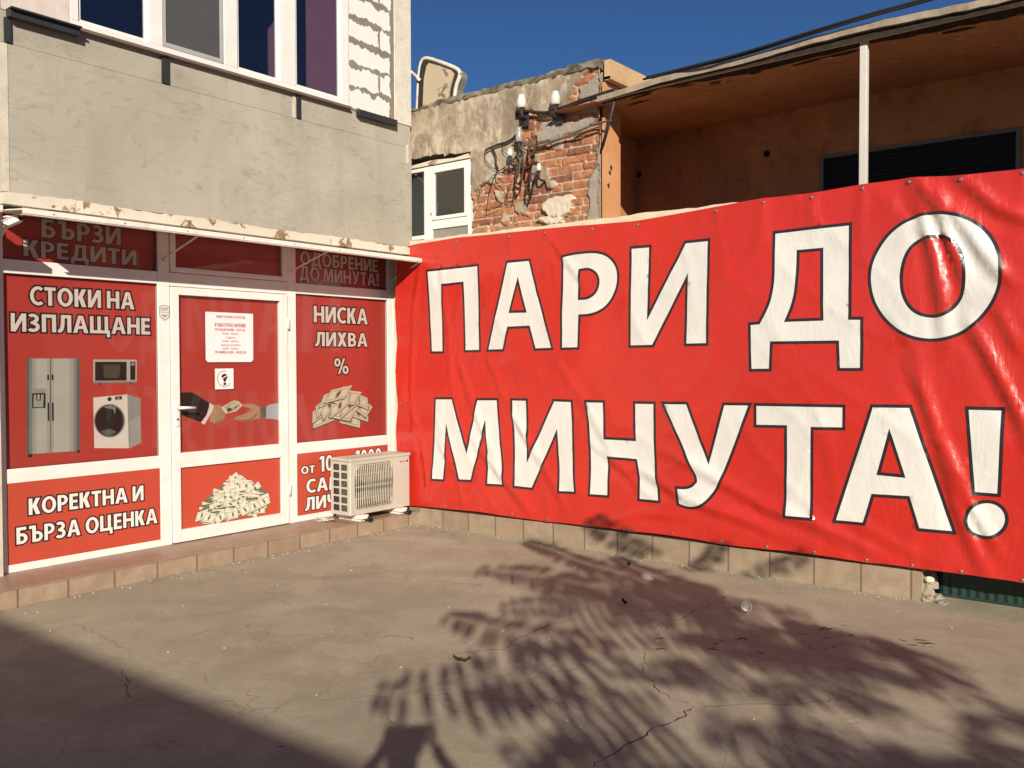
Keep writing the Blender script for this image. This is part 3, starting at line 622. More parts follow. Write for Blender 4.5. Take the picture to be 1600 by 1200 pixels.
# block masonry beside the window with smeared mortar
def inblock():
    lay = []; rnd = random.Random(8)
    zs = [3.99, 4.20, 4.415, 4.63, 4.845, 5.06, 5.275, 5.49, 5.70]
    for k, (a, c) in enumerate(zip(zs, zs[1:])):
        xs = [-.795, -.40, -.245] if k % 2 else [-.795, -.255]
        for x0, x1 in zip(xs, xs[1:]):
            l = []
            def edge(p, q, n, amp):
                for i in range(n):
                    t_ = i/n; X_, Z_ = p[0]+(q[0]-p[0])*t_, p[1]+(q[1]-p[1])*t_; nz = amp*(.25+.9*mnoise.noise(Vector((X_*11+k*3.7, Z_*7, 4+k*5.1)))+.6*mnoise.noise(Vector((X_*31+k*7.3, Z_*23, 9+k*2.3)))+rnd.uniform(-.15, .15)); hz_ = abs(q[0]-p[0]) > .01
                    l.append((X_+(0 if hz_ else nz), Z_+(nz*(1 if q[0] > p[0] else -1) if hz_ else 0)))
            a0, a1, c0, c1 = x0+.006, x1-.012, a+.012, c-.022
            edge((a0, c0), (a1, c0), 26, .034); edge((a1, c0), (a1, c1), 14, -.022); edge((a1, c1), (a0, c1), 28, .044); edge((a0, c1), (a0, c0), 5, -.004)
            lay.append((l, []))
    return lay
sheet('block_wall', rect(-.80, 3.986, -.21, 5.70), [(1, inblock())], [mat('wet_mortar', (.23, .205, .165), .9, .2, var=.2, bump=.6, bscale=50), mat('aerated_block', (.70, .69, .66), .9, .2, var=.05, bump=.25, bscale=120)], lambda a, c: (a, -.346, c), shop, flip=(0, -1, 0))
sheet('block_wall', rect(-3.83, 3.986, -3.372, 5.70), [], [mat('pinkish_plaster', (.60, .52, .47), .9, .2, var=.12, bump=.3, dirt=((.40, .30, .24), .4))], lambda a, c: (a, -.346, c), shop, flip=(0, -1, 0))
boxpart('edge_strip', (-3.846, -.354, 2.778), (-3.795, -.3505, 3.76), M_CREAM, shop)
boxpart('recessed_wall', (-6.5, .0, 2.772), (-3.85, .45, 6.4), mat('orange_brick_wall', (.38, .17, .07), .9, .2, var=.3, scale=12, bump=.5), shop)
boxpart('window_ceiling', (-3.84, -.34, 5.7), (.0, 3.2, 5.8), M_CREAM, shop)
# steel angles
b = MB(); b.box((-3.80, -.41, 3.930), (-3.33, -.353, 3.985), .003); b.box((-3.80, -.44, 3.978), (-3.33, -.353, 3.990), .002); b.box((-3.815, -.365, 3.77), (-3.775, -.351, 3.932)); b.build('steel_angle', M_DARKSTEEL, shop)
b = MB(); b.box((-.715, -.405, 3.935), (-.222, -.353, 3.992), .003); b.build('steel_angle', M_DARKSTEEL, shop)
for x0, x1 in ((-2.682, -2.622), (-1.405, -1.362)): boxpart('steel_stub', (x0, -.362, 3.770), (x1, -.351, 3.975), M_DARKSTEEL, shop)
b = MB(); b.prism([(-.055, -.3505, 3.60), (-.02, -.3505, 3.62), (-.025, -.3505, 3.80), (-.06, -.3505, 3.79)], (0, -.004, 0)); b.build('render_patch', M_CREAM, shop); b = MB(); b.prism([(-1.445, -.3425, 3.77), (-1.41, -.3425, 3.768), (-1.408, -.3425, 3.965), (-1.44, -.3425, 3.968)], (0, -.006, 0)); b.build('render_patch', M_CREAM, shop)
# upper window
WZ = 5.62
win = MB(); win.box((-3.37, -.352, 4.000), (-.795, -.28, 4.052), .004)
for x0, x1, z0 in ((-3.37, -3.312, 4.052), (-2.782, -2.668, 4.052), (-2.128, -2.0, 4.052), (-1.575, -1.405, 4.052), (-.882, -.795, 4.052)): win.box((x0, -.351, z0), (x1, -.281, WZ), .004)
win.box((-3.37, -.350, WZ), (-.795, -.28, WZ+.07))
win = win.build('upper_window', M_WHITE, shop); win['label'] = 'wide white four pane window of the upper storey'
b = MB(); b.box((-3.38, -.39, 3.976), (-.80, -.30, 3.999), .003); b.build('sill', mat('brown_sill', (.16, .12, .10), .5, var=.2), win)
for x0, x1 in ((-3.312, -2.782), (-2.0, -1.575), (-1.405, -.882)): boxpart('glass_pane', (x0, -.322, 4.052), (x1, -.316, WZ), M_WGLASS, win)
b = MB()
for lo, hi in (((-2.668, -.348, 4.056), (-2.636, -.322, WZ)), ((-2.160, -.348, 4.056), (-2.128, -.322, WZ)), ((-2.636, -.347, 4.056), (-2.160, -.323, 4.092))): b.box(lo, hi, .003)
sc_ = b.build('insect_screen', mat('screen_frame', (.36, .36, .36), .45, var=.08), win)
boxpart('mesh', (-2.636, -.338, 4.092), (-2.160, -.334, WZ), mat('screen_mesh', (.065, .066, .068), .7, var=.1), sc_)
# sash rails around the panes 1 and 3, 4
for x0, x1 in ((-3.312, -2.782), (-2.0, -1.575), (-1.405, -.882)):
    b = MB(); e = .022
    for lo, hi in (((x0, -.336, 4.052), (x0+e, -.30, WZ)), ((x1-e, -.336, 4.052), (x1, -.30, WZ)), ((x0+e, -.335, 4.052), (x1-e, -.301, 4.052+e))): b.box(lo, hi, .003)
    b.build('sash', M_WHITE, win)
# room behind the window
M_ROOM = mat('purple_room_wall', (.30, .115, .16), .9, .1, var=.1)
b = MB(); b.box((-.86, -.28, 3.95), (-.80, 2.6, 5.7)); b.box((-3.42, 2.55, 3.95), (-.86, 2.6, 5.7)); b.box((-3.46, -.28, 3.95), (-3.40, 2.6, 5.7)); b.build('room_wall', M_ROOM, shop)
boxpart('room_floor', (-3.46, -.27, 3.90), (-.80, 2.6, 3.949), mat('room_floor_wood', (.09, .06, .05), .7), shop)
boxpart('back_wall', (-6.5, .5, 0), (.09, 3.2, 3.88), M_CREAM, shop)
boxpart('upper_back_wall', (-6.5, 2.62, 3.95), (.02, 3.2, 6.4), M_CREAM, shop)
b = MB(); b.box((-.78, -.33, 3.99), (.018, 2.6, 6.4)); b.build('side_wall', M_CREAM, shop)

# ------------------------------------------------------------------ notices stuck on the door
yN = -.0145+.027
o = sheet('opening_hours_notice', [(-2.094+.02, 1.632), (-1.618-.02, 1.632), (-1.618, 1.652), (-1.615, 2.05), (-1.62, 2.060), (-2.09, 2.060), (-2.094, 2.05), (-2.094, 1.652)],
          [(1, [p for a in [('ВИКТОРИЯ 111 ЕООД', -1.985, -1.70, 2.012, 2.034), ('РАБОТНО ВРЕМЕ', -2.0, -1.692, 1.936, 1.968), ('ПОНЕДЕЛНИК - ПЕТЪК', -2.0, -1.70, 1.902, 1.922), ('10:00 - 19:00 ч.', -1.93, -1.76, 1.868, 1.886),
            ('СЪБОТА', -1.893, -1.798, 1.834, 1.852), ('10:00 - 18:00 ч.', -1.93, -1.76, 1.804, 1.820), ('Обедна почивка:', -1.945, -1.745, 1.772, 1.790), ('12:00 - 13:00 ч.', -1.93, -1.76, 1.740, 1.757), ('ПОЧИВЕН ДЕН - НЕДЕЛЯ', -2.005, -1.69, 1.706, 1.728)] for p in word(*a)])],
          [mat('notice_paper', (.74, .70, .72), .5, var=.03), mat('notice_red', (.30, .035, .04), .5)], lambda a, c: (a, yN, c), flip=(0, -1, 0))
tag(o, 'white paper notice of opening hours in red print on the glass door', 'notice')
blk = [(ell(-1.913, 1.505, .030, .027, 20), []), ([(-1.925, 1.487), (-1.893, 1.500), (-1.900, 1.462), (-1.922, 1.460)], []), ([(-1.924, 1.452), (-1.897, 1.455), (-1.897, 1.430), (-1.912, 1.434), (-1.924, 1.425)], [])]
dots = []
for k in range(34):
    a = math.radians(205-k*7 if k < 19 else 215+(k-19)*7.6)
    x_, z_ = -1.913+.068*math.cos(a), 1.487+.068*math.sin(a); q = .0048
    dots.append(([(x_+q*math.cos(a)-q*.5*math.sin(a), z_+q*math.sin(a)+q*.5*math.cos(a)), (x_-q*math.cos(a)-q*.5*math.sin(a), z_-q*math.sin(a)+q*.5*math.cos(a)), (x_-q*math.cos(a)+q*.5*math.sin(a), z_-q*math.sin(a)-q*.5*math.cos(a)), (x_+q*math.cos(a)+q*.5*math.sin(a), z_+q*math.sin(a)-q*.5*math.cos(a))], []))
o = sheet('sticker', rect(-2.007, 1.398, -1.823, 1.576), [(1, blk+dots), (0, [([(-1.942, 1.492), (-1.937, 1.486), (-1.886, 1.512), (-1.890, 1.519)], [])])], [mat('sticker_paper', (.76, .70, .71), .5, var=.03), M_PB], lambda a, c: (a, yN, c), flip=(0, -1, 0))
tag(o, 'square white sticker with a round black emblem below the notice on the door', 'sticker')
sh = [(-2.524, 2.085), (-2.478, 2.098), (-2.431, 2.088), (-2.431, 2.02), (-2.446, 1.99), (-2.476, 1.970), (-2.508, 1.99), (-2.524, 2.02)]
o = sheet('alarm_sticker', sh, [(1, [(sh, [offs(sh, -.005)])]+word('СОТ', -2.512, -2.444, 2.052, 2.076)+[(rect(-2.516, 2.036, -2.440, 2.039), [])]), (1, [(ell(-2.49, 2.012, .009, .007, 8), []), (ell(-2.462, 2.012, .009, .007, 8), []), (ell(-2.476, 2.004, .006, .010, 8), [])])],
          [mat('sticker_grey', (.62, .60, .57), .5), tone('sticker_line', (.16, .15, .15))], lambda a, c: (a, -.003, c), flip=(0, -1, 0))
tag(o, 'small shield shaped alarm sticker on the white frame left of the door', 'sticker')

# ------------------------------------------------------------------ awnings
def awning(x0, x1, label, rods, loc):
    t = thing('awning', label, 'awning', loc, 'thin white metal awnings over the shop front')
    yf, zf, zb = -.555, 2.650, 2.69
    b = MB(); b.prism([(x0, -.02, zb), (x1, -.02, zb), (x1, yf+.004, zf-.004), (x0, yf+.004, zf-.004)], (0, 0, -.008)); b.build('roof_sheet', M_WMETAL, t)
    b = MB(); b.box((x0, yf, zf-.036), (x1, yf+.005, zf), .002); b.box((x0, yf+.005, zf-.043), (x1, yf+.035, zf-.039)); b.i = 1
    n = int((x1-x0)/.5)
    for k in range(n): b.lathe([(.005, 0), (.004, .004), (.001, .005)], (x0+.2+k*.5, yf, zf-.02), Matrix.Rotation(math.pi/2, 3, 'X'), 8)
    b.build('front_strip', [M_WMETAL, M_DARKSTEEL], t)
    for xa, xb in rods:
        b = MB(); b.tube([(xa, -.006, 2.462), (xa, -.02, 2.475), (xb, yf+.03, zf-.045), (xb, yf+.02, zf-.035)], .0075, 8); b.lathe([(.014, 0), (.014, .006)], (xa, 0, 2.46), Matrix.Rotation(math.pi/2, 3, 'X'), 10)
        b.build('support_rod', M_WMETAL, t)
    return t
awning(-3.80, -.045, 'long white metal awning over the shop front held by thin rods', ((-2.48, -2.50), (-1.203, -1.22), (.07, -.065)), (-2, -.3, 2.68))
awning(-6.4, -3.92, 'white metal awning at the left edge ending beside the security camera', ((-4.05, -4.05),), (-5, -.3, 2.68))
t = thing('security_camera', 'small white security camera on a bracket under the left end of the awning', 'camera', (-3.74, -.35, 2.6))
b = MB(); b.tube([(-3.735, 0, 2.50), (-3.74, -.06, 2.52), (-3.745, -.22, 2.60)], .016, 8); b.box((-3.775, -.25, 2.622), (-3.715, -.19, 2.634), .004); b.build('bracket', M_WMETAL, t)
b = MB(); M_ = Matrix.Rotation(.5, 3, 'Z') @ Matrix.Rotation(-.35, 3, 'X'); b.obox((-3.735, -.25, 2.595), (.05, .12, .045), M_, .01); b.obox((-3.735, -.255, 2.622), (.062, .14, .006), M_, .003); b.build('housing', M_WHITE, t)
b = MB(); b.lathe([(.016, 0), (.016, .008), (.010, .010)], Vector((-3.735, -.25, 2.595))+M_ @ Vector((0, -.06, 0)), M_ @ Matrix.Rotation(math.pi/2, 3, 'X'), 14); b.build('lens', M_BLACK, t)

# ------------------------------------------------------------------ outdoor air conditioner standing on the step
ax0, ax1, ay0, ay1, az0, az1 = -.892, -.108, -.435, -.165, .200, .728
t = thing('air_conditioner', 'cream outdoor air conditioner unit with slatted fan grille on the step', 'air conditioner', ((ax0+ax1)/2, -.3, .134))
M_AC = mat('ac_cream', (.46, .43, .365), .45, .45, var=.06, dirt=((.34, .27, .2), .4), scale=4)
gx0, gx1, gz0, gz1 = -.835, -.345, .245, .672
def rr(x0, z0, x1, z1, r, n=5):
    o = []
    for cx, cz, a in ((x1-r, z0+r, -90), (x1-r, z1-r, 0), (x0+r, z1-r, 90), (x0+r, z0+r, 180)):
        for k in range(n+1): q = math.radians(a+90*k/n); o.append((cx+r*math.cos(q), cz+r*math.sin(q)))
    return o
gl_ = rr(gx0, gz0, gx1, gz1, .06)
casing = MB(); e = .012
casing.box((ax0+.002, ay0-.006, az1-.03), (ax1+.004, ay1+.004, az1), .008)
casing.prism([(ax0, ay0+e, az0), (ax0+e, ay0, az0), (ax0+e, ay0, az0+.001), (ax0, ay0+e, az0+.001)], (0, 0, .001))
casing.quad((ax0, ay0+e, az0), (ax0+e, ay0, az0), (ax0+e, ay0, az1-.03), (ax0, ay0+e, az1-.03)); casing.quad((ax1, ay0+e, az0), (ax1-e, ay0, az0), (ax1-e, ay0, az1-.03), (ax1, ay0+e, az1-.03))
casing.quad((ax1, ay0+e, az0), (ax1, ay1, az0), (ax1, ay1, az1-.03), (ax1, ay0+e, az1-.03)); casing.quad((ax0, ay1, az0), (ax1, ay1, az0), (ax1, ay1, az1-.03), (ax0, ay1, az1-.03))
casing.quad((ax0+.002, ay0+.002, az0), (ax1-.002, ay0+.002, az0), (ax1-.002, ay1, az0), (ax0+.002, ay1, az0))
casing = casing.build('casing', M_AC, t)
marks = [(ell(-.235+k*.028, .648+.003*(k % 2), .008, .011, 8), []) for k in (0,)]+[([(-.215, .64), (-.205, .655), (-.198, .648), (-.19, .658), (-.192, .64)], []), (rect(-.178, .642, -.170, .655), []), ([(-.158, .640), (-.135, .64), (-.132, .655), (-.145, .662), (-.158, .652)], [])]
sheet('front_panel', rect(ax0+e, az0, ax1-e, az1-.03), [(1, marks)], [M_AC, M_PB], lambda a, c: (a, ay0, c), t, holes=[gl_], flip=(0, -1, 0))
holes = []
for c0 in (ay0+.040, ay0+.150):
    for k in range(6): z0 = az0+.035+k*.076; holes.append(rr(c0, z0, c0+.082, z0+.058, .010, 3))
sheet('side_panel', rect(ay0+e, az0, ay1, az1-.03), [], [M_AC], lambda a, c: (ax0, a, c), t, holes=holes, flip=(-1, 0, 0))
M_COIL = mat('coil_dark', (.045, .042, .038), .7, var=.3)
b = MB(); b.box((ax0+.014, ay0+.03, az0+.01), (ax0+.02, ay1-.02, az1-.04)); b.i = 1
for k in range(40): z = az0+.02+k*.012; b.box((ax0+.006, ay0+.035, z), (ax0+.014, ay0+.125, z+.003))
b.build('coil', [M_COIL, mat('alu_fins', (.30, .29, .27), .5, .5, .5)], t)
b = MB(); cg = ((gx0+gx1)/2, (gz0+gz1)/2)
b.box((gx0-.01, ay0+.05, gz0-.01), (gx1+.01, ay0+.06, gz1+.01)); b.box((gx0-.012, ay0+.003, gz0-.012), (gx0-.002, ay0+.05, gz1+.012)); b.i = 1
for k in range(5):
    a = k*2*math.pi/5; M2 = Matrix.Rotation(a, 3, 'Y'); b.obox(Vector((cg[0], ay0+.04, cg[1]))+M2 @ Vector((.10, 0, 0)), (.17, .004, .09), M2 @ Matrix.Rotation(.35, 3, 'X'))
b.lathe([(.05, 0), (.05, .03)], (cg[0], ay0+.045, cg[1]), Matrix.Rotation(math.pi/2, 3, 'X'), 18)
b.build('fan', [M_COIL, mat('fan_grey', (.10, .10, .095), .6)], t)
b = MB(); n = 21
for k in range(n):
    x_ = gx0+.018+(gx1-gx0-.036)*k/(n-1); u_ = (x_-cg[0])/((gx1-gx0)/2); bow = .030*(1-u_*u_); hz = (gz1-gz0)/2-.012
    b.tube([(x_, ay0-.002-bow*(1-(q/4.0)**2)*.5, cg[1]+hz*q/4.0) for q in range(-4, 5)], .0048, 6)
for k in range(2):
    f = (.98, .93)[k]; l = rr(cg[0]-(gx1-gx0)/2*f, cg[1]-(gz1-gz0)/2*f, cg[0]+(gx1-gx0)/2*f, cg[1]+(gz1-gz0)/2*f, .06*f+.06*(1-f), 5)
    b.tube([(x_, ay0+.001-.012*(1-f), z_) for x_, z_ in l+l[:1]], .0036, 6, cap=False)
for k in range(3): z = gz0+.10+k*(gz1-gz0-.20)/2; b.tube([(gx0+.004, ay0+.004, z), (gx1-.004, ay0+.004, z)], .0025, 6)
b.build('fan_grille', mat('grille_cream', (.50, .45, .36), .5, dirt=((.2, .16, .11), .6), scale=9), t)
for x_ in (-.76, -.25):
    b = MB(); b.box((x_-.05, -.49, .160), (x_+.05, -.14, .196), .006); b.box((x_-.035, -.46, .135), (x_+.035, -.16, .161), .004); b.build('foot', M_WMETAL, t)
    b = MB(); b.tube([(x_+.03, -.495, .175), (x_+.06, -.51, .165), (x_+.075, -.505, .145)], .012, 7); b.tube([(x_+.02, -.47, .15), (x_+.07, -.50, .14)], .014, 7); b.build('rubber_mount', M_BLACK, t)
b = MB()
for k in range(3): b.tube([(ax1-.02, -.22+k*.02, .30+.03*k), (ax1+.05, -.20+k*.02, .32+.03*k), (ax1+.08, -.10, .28), (ax1+.085, -.01, .26)], .012, 8)
b.build('pipe', M_WHITE, t)
t = MB(); rnd = random.Random(2)
for k in range(9):
    p = (-.985+rnd.uniform(-.045, .045), -.20+rnd.uniform(-.05, .05), .139+rnd.uniform(0, .018)); t.tube([Vector(p)+Vector((rnd.uniform(-.05, .05), rnd.uniform(-.05, .05), rnd.uniform(0, .02))) for _ in range(4)], .006, 6)
tag(t.build('cable_scraps', M_PEELC), 'small heap of rusty scraps on the step behind the air conditioner', 'scraps')

# ------------------------------------------------------------------ banner
def BY(px, py): v = onx(px, py, 0.0); return (v.y, v.z)
TOPP = [(622, 389), (660, 381), (717, 372), (760, 368), (801, 364), (830, 361), (857, 358), (905, 353.5), (930, 352), (1000, 345.5), (1060, 335), (1123, 324), (1160, 317), (1197, 311), (1235, 307), (1272, 303), (1310, 296), (1351, 289), (1385, 284.5), (1423, 279), (1465, 277), (1504, 275.6), (1550, 270.5), (1600, 265.6), (1700, 257), (1800, 249)]
BOTP = [(628, 789), (656, 790), (700, 794), (756, 799), (800, 806), (859, 814.5), (890, 817), (924, 821), (955, 824), (988, 829), (1020, 831.5), (1054, 836), (1092, 842), (1131, 849), (1165, 853), (1202, 856.5), (1240, 860), (1276, 865), (1315, 871), (1356, 878), (1392, 881), (1427, 886), (1465, 890), (1504, 895), (1552, 901), (1600, 908), (1700, 922), (1800, 937)]
LEFP = [(624, 430), (621, 480), (625, 530), (622, 580), (626, 630), (623, 680), (628, 740)]
outer = [BY(*p) for p in TOPP]+[BY(*p) for p in BOTP[::-1]]+[BY(*p) for p in LEFP[::-1]]
def dense(l, st=.045):
    o = []
    for k in range(len(l)):
        a, c = Vector(l[k]), Vector(l[(k+1) % len(l)]); n = max(1, int((c-a).length/st))
        o += [tuple(a.lerp(c, i/n)) for i in range(n)]
    return o
def tr(ox, oy, s, l): return [BY(ox+a*s, oy+c*s) for a, c in l]
LET = [
 (660, 380, 1/6, [(55, 250), (557, 195), (575, 1022), (412, 1025), (393, 386), (213, 405), (222, 1035), (92, 1035)], None),
 (660, 380, 1/6, [(812, 168), (1035, 145), (1255, 1003), (1070, 1010), (1015, 797), (838, 806), (790, 1016), (625, 1020)], [(920, 395), (978, 630), (862, 633)]),
 (860, 360, .16875, [(122, 240), (180, 218), (250, 205), (330, 195), (400, 190), (460, 193), (520, 207), (570, 235), (610, 275), (640, 325), (657, 375), (662, 430), (655, 500), (640, 560), (610, 630), (570, 690), (520, 740), (460, 775), (390, 797), (300, 803), (292, 1105), (115, 1110), (110, 800), (122, 500)], [(302, 382), (340, 374), (385, 375), (425, 395), (450, 430), (458, 475), (450, 525), (430, 570), (395, 603), (350, 620), (297, 622)]),
 (860, 360, .16875, [(752, 152), (958, 135), (940, 735), (1262, 100), (1503, 75), (1487, 1070), (1258, 1075), (1272, 500), (978, 1085), (742, 1090)], None),
 (1160, 320, .22493, [(225, 187), (773, 123), (768, 778), (852, 778), (848, 1155), (668, 1155), (660, 965), (228, 970), (218, 1158), (62, 1160), (55, 818), (125, 812), (165, 740), (195, 660), (215, 560), (222, 450)], [(413, 338), (553, 325), (552, 785), (335, 793), (370, 710), (395, 610), (408, 500)]),
 (1340, 310, .20833, [(620, 100), (500, 108), (420, 135), (330, 180), (240, 250), (170, 340), (115, 440), (88, 540), (85, 640), (105, 750), (150, 850), (220, 940), (310, 1010), (420, 1060), (540, 1080), (660, 1070), (770, 1035), (870, 975), (960, 890), (1040, 780), (1085, 660), (1100, 540), (1090, 430), (1050, 320), (980, 230), (900, 170), (800, 125), (710, 107)], [(600, 300), (520, 310), (450, 345), (400, 400), (365, 480), (350, 570), (352, 670), (370, 740), (410, 810), (470, 855), (560, 875), (640, 865), (710, 820), (760, 760), (785, 690), (795, 600), (795, 500), (775, 420), (740, 360), (690, 318), (640, 302)]),
 (660, 600, 1/6, [(132, 122), (310, 122), (435, 580), (525, 130), (735, 130), (760, 500), (785, 800), (785, 962), (612, 952), (622, 650), (603, 440), (487, 918), (357, 910), (255, 470), (250, 700), (232, 912), (98, 905), (120, 600)], None),
 (660, 600, 1/6, [(850, 130), (1015, 133), (1018, 650), (1248, 138), (1432, 145), (1447, 400), (1448, 800), (1465, 1030), (1285, 1022), (1290, 760), (1272, 500), (1060, 992), (870, 970), (875, 650), (858, 300)], None),
 (900, 610, .1875, [(88, 77), (260, 80), (268, 385), (498, 397), (490, 88), (683, 90), (690, 600), (712, 800), (725, 938), (527, 920), (537, 740), (512, 590), (295, 570), (300, 650), (297, 893), (118, 880), (125, 600), (112, 300)], None),
 (900, 610, .1875, [(720, 90), (950, 92), (1120, 545), (1240, 98), (1487, 100), (1270, 690), (1200, 830), (1130, 920), (1070, 970), (1000, 990), (930, 985), (857, 955), (845, 790), (920, 798), (975, 785), (1005, 750), (1003, 715), (950, 600), (850, 370)], None),
 (1160, 610, .18335, [(112, 105), (893, 118), (890, 340), (622, 335), (618, 700), (620, 1105), (367, 1082), (370, 320), (112, 315)], None),
 (1300, 610, .20833, [(300, 102), (605, 106), (945, 1080), (645, 1050), (572, 812), (325, 797), (262, 1010), (10, 988)], [(442, 370), (525, 625), (375, 610)]),
 (1300, 610, .20833, [(1003, 117), (1307, 125), (1275, 798), (1055, 780)], None),
 (1300, 610, .20833, ell(1166, 963, 168, 148, 36), None)]
blackp, whitep = [], []
def smooth_loop(l, big):
    """round long smooth outlines (curved letters) by corner cutting where the turn is small"""
    if not big: return l
    for _ in range(2):
        o = []; n = len(l)
        for k in range(n):
            p, c, q = Vector(l[k-1]), Vector(l[k]), Vector(l[(k+1) % n]); a = (c-p).angle(q-c)
            if a < .75 and min((c-p).length, (q-c).length) < .5*1.0: o += [tuple(c.lerp(p, .25)), tuple(c.lerp(q, .25))]
            else: o.append(tuple(c))
        l = o
    return l
for ox, oy, s, o, h in LET:
    O = smooth_loop(tr(ox, oy, s, o), len(o) > 9); H = [smooth_loop(tr(ox, oy, s, h), len(h) > 6)] if h else []
    blackp.append((O, H)); whitep.append((offs(O, -.0225, 8), [offs(k, .0225, 8) for k in H]))
CREASE = []     # (points, half width, height, skew)
for pts, wd, hg in (
  ([(1425, 283), (1447, 340), (1462, 400), (1475, 480), (1480, 560)], .055, .030), ([(1437, 280), (1470, 340), (1500, 400), (1514, 445)], .045, .032), ([(1440, 279), (1505, 350), (1560, 420), (1600, 455)], .06, .026),
  ([(1504, 277), (1560, 325), (1620, 350)], .05, .024), ([(1466, 280), (1490, 400), (1520, 480)], .035, .012), ([(1425, 560), (1452, 630), (1475, 705), (1500, 790), (1530, 870), (1545, 900)], .055, .026), ([(1515, 500), (1555, 570), (1595, 650), (1620, 720)], .05, .026), ([(1560, 480), (1600, 560)], .04, .016),
  ([(1480, 690), (1520, 790), (1575, 880)], .045, .020), ([(1280, 640), (1300, 720), (1310, 800)], .05, .006), ([(1385, 480), (1440, 560), (1460, 620)], .04, .010),
  ([(664, 396), (650, 480), (646, 600), (652, 700), (650, 785)], .035, .020), ([(690, 385), (700, 500), (712, 620)], .04, .008), ([(857, 360), (880, 395), (905, 430), (930, 470)], .035, .017), ([(857, 360), (870, 420), (876, 480)], .03, .008), ([(801, 368), (803, 420), (800, 480)], .03, .007),
  ([(720, 560), (745, 640), (770, 700), (790, 760)], .045, .016), ([(760, 540), (790, 620), (830, 690), (850, 740)], .04, .012), ([(650, 640), (665, 700), (672, 760), (668, 788)], .03, .018), ([(690, 690), (715, 740), (730, 795)], .035, .016), ([(745, 690), (800, 760), (840, 810)], .045, .018), ([(800, 640), (850, 720), (880, 780), (890, 812)], .045, .015),
  ([(870, 560), (930, 650), (965, 720), (1010, 745)], .05, .013), ([(925, 690), (985, 740), (1040, 800)], .04, .012), ([(1000, 730), (1080, 780), (1180, 815), (1240, 845)], .05, .022), ([(1040, 700), (1120, 745), (1200, 790), (1330, 835)], .06, .022), ([(1190, 790), (1270, 815), (1360, 858), (1400, 875)], .05, .020), ([(1330, 810), (1400, 850), (1470, 880)], .05, .014),
  ([(940, 820), (1010, 800), (1090, 810)], .04, .012), ([(1123, 326), (1135, 400), (1150, 500)], .04, .007), ([(1197, 313), (1190, 360), (1180, 420)], .04, .008), ([(1272, 305), (1280, 360), (1275, 420)], .04, .007), ([(1351, 291), (1345, 340), (1350, 400)], .04, .008), ([(1060, 340), (1080, 420), (1090, 520)], .05, .007)):
    CREASE.append((np.array([BY(*p) for p in pts]), wd, hg*(1.05 if len(CREASE) < 10 else .72)))
TG = [BY(x, y+3.5) for x, y in ((656, 384), (717, 375), (801, 367.5), (857, 361.5), (930, 355.5), (1000, 349), (1123, 327.5), (1197, 314.5), (1272, 306.5), (1351, 292.5), (1423, 282.5), (1504, 279), (1600, 269), (1700, 261))]
BG = [BY(x, y-4) for x, y in ((632, 789), (700, 794), (756, 799), (805, 806), (859, 814.5), (924, 821), (988, 829), (1054, 836), (1131, 849), (1202, 856.5), (1276, 865), (1356, 878), (1427, 886), (1504, 895), (1600, 908), (1700, 922))]
LG = [BY(x+4, y) for x, y in ((624, 430), (625, 530), (626, 630), (627, 720))]
def fold(y, z):
    h = 0.0
    zt, zb = 2.80, .20; v = (z-zb)/(zt-zb)
    h += .012*mnoise.noise(Vector((y*.9, z*.45, 3))) + .006*mnoise.noise(Vector((y*2.6+z*1.1, z*.8, 7)))
    q = Vector((y*3.1+z*2.0, z*1.3-y*.5, 11)); r = 1-abs(mnoise.noise(q))*2; h += .0075*max(0, r)**3*(1-.5*v)
    q = Vector((y*1.7-z*1.2, z*.9, 17)); r = 1-abs(mnoise.noise(q))*2; h += .007*max(0, r)**4
    for gy, gz in TG:
        d = gz-z; a = abs(y-gy)
        if d < .9 and a < .4: h += .007*math.exp(-(a/(.025+.10*max(d, 0)))**2)*math.exp(-max(d, 0)/.3)
    for gy, gz in BG:
        d = z-gz; a = abs(y-gy)
        if d < .6 and a < .3: h += .007*math.exp(-(a/(.022+.12*max(d, 0)))**2)*math.exp(-max(d, 0)/.18)
    P = np.array((y, z))
    for L, wd, hg in CREASE:
        if np.abs(L-P).max(1).min() > 1.2: continue
        best = 9; sg = 1; tt = 0; n = len(L)-1
        for k in range(n):
            a, c = L[k], L[k+1]; ab = c-a; t_ = min(1, max(0, float((P-a) @ ab)/float(ab @ ab))); d = P-(a+ab*t_); dd = float(np.hypot(*d))
            if dd < best: best = dd; sg = 1 if ab[0]*d[1]-ab[1]*d[0] > 0 else -1; tt = (k+t_)/n
        if best < wd*4:
            u = best*sg/wd; fade = min(1, tt*5+.35, (1-tt)*3+.05)
            h += hg*fade*(math.exp(-u*u*1.6) - .45*math.exp(-(u-1.3*1)**2*1.2))
    h += .010*max(0, 1-(z-zb)/.5)*math.sin(y*4.3+1.0)*.8
    return h
SC = {}
def bpos(y, z): return (-.035-fold(y, z), y, z)
M_BR = m_vinyl('banner_red', (.50, .023, .013), .36)
M_BW = m_vinyl('banner_white', (.66, .65, .62), .42)
M_BK = m_vinyl('banner_black', (.02, .014, .017), .40)
ban = thing('vinyl_banner', 'huge red vinyl banner with white Cyrillic capitals hung along the wall', 'banner', (-.03, -2.9, 0))
bo = dense(outer)
cl = sheet('cloth', bo, [(1, [(dense(o, .06), [dense(k, .06) for k in h]) for o, h in blackp]), (2, [(dense(o, .06), [dense(k, .06) for k in h]) for o, h in whitep])], [M_BR, M_BK, M_BW], bpos, ban, grid=.030, smooth=True, flip=(-1, 0, 0))
cl['label'] = 'red sheet with two rows of black edged white capitals'
M_GROM = mat('grommet_metal', (.34, .34, .33), .4, .5, .8, var=.2)
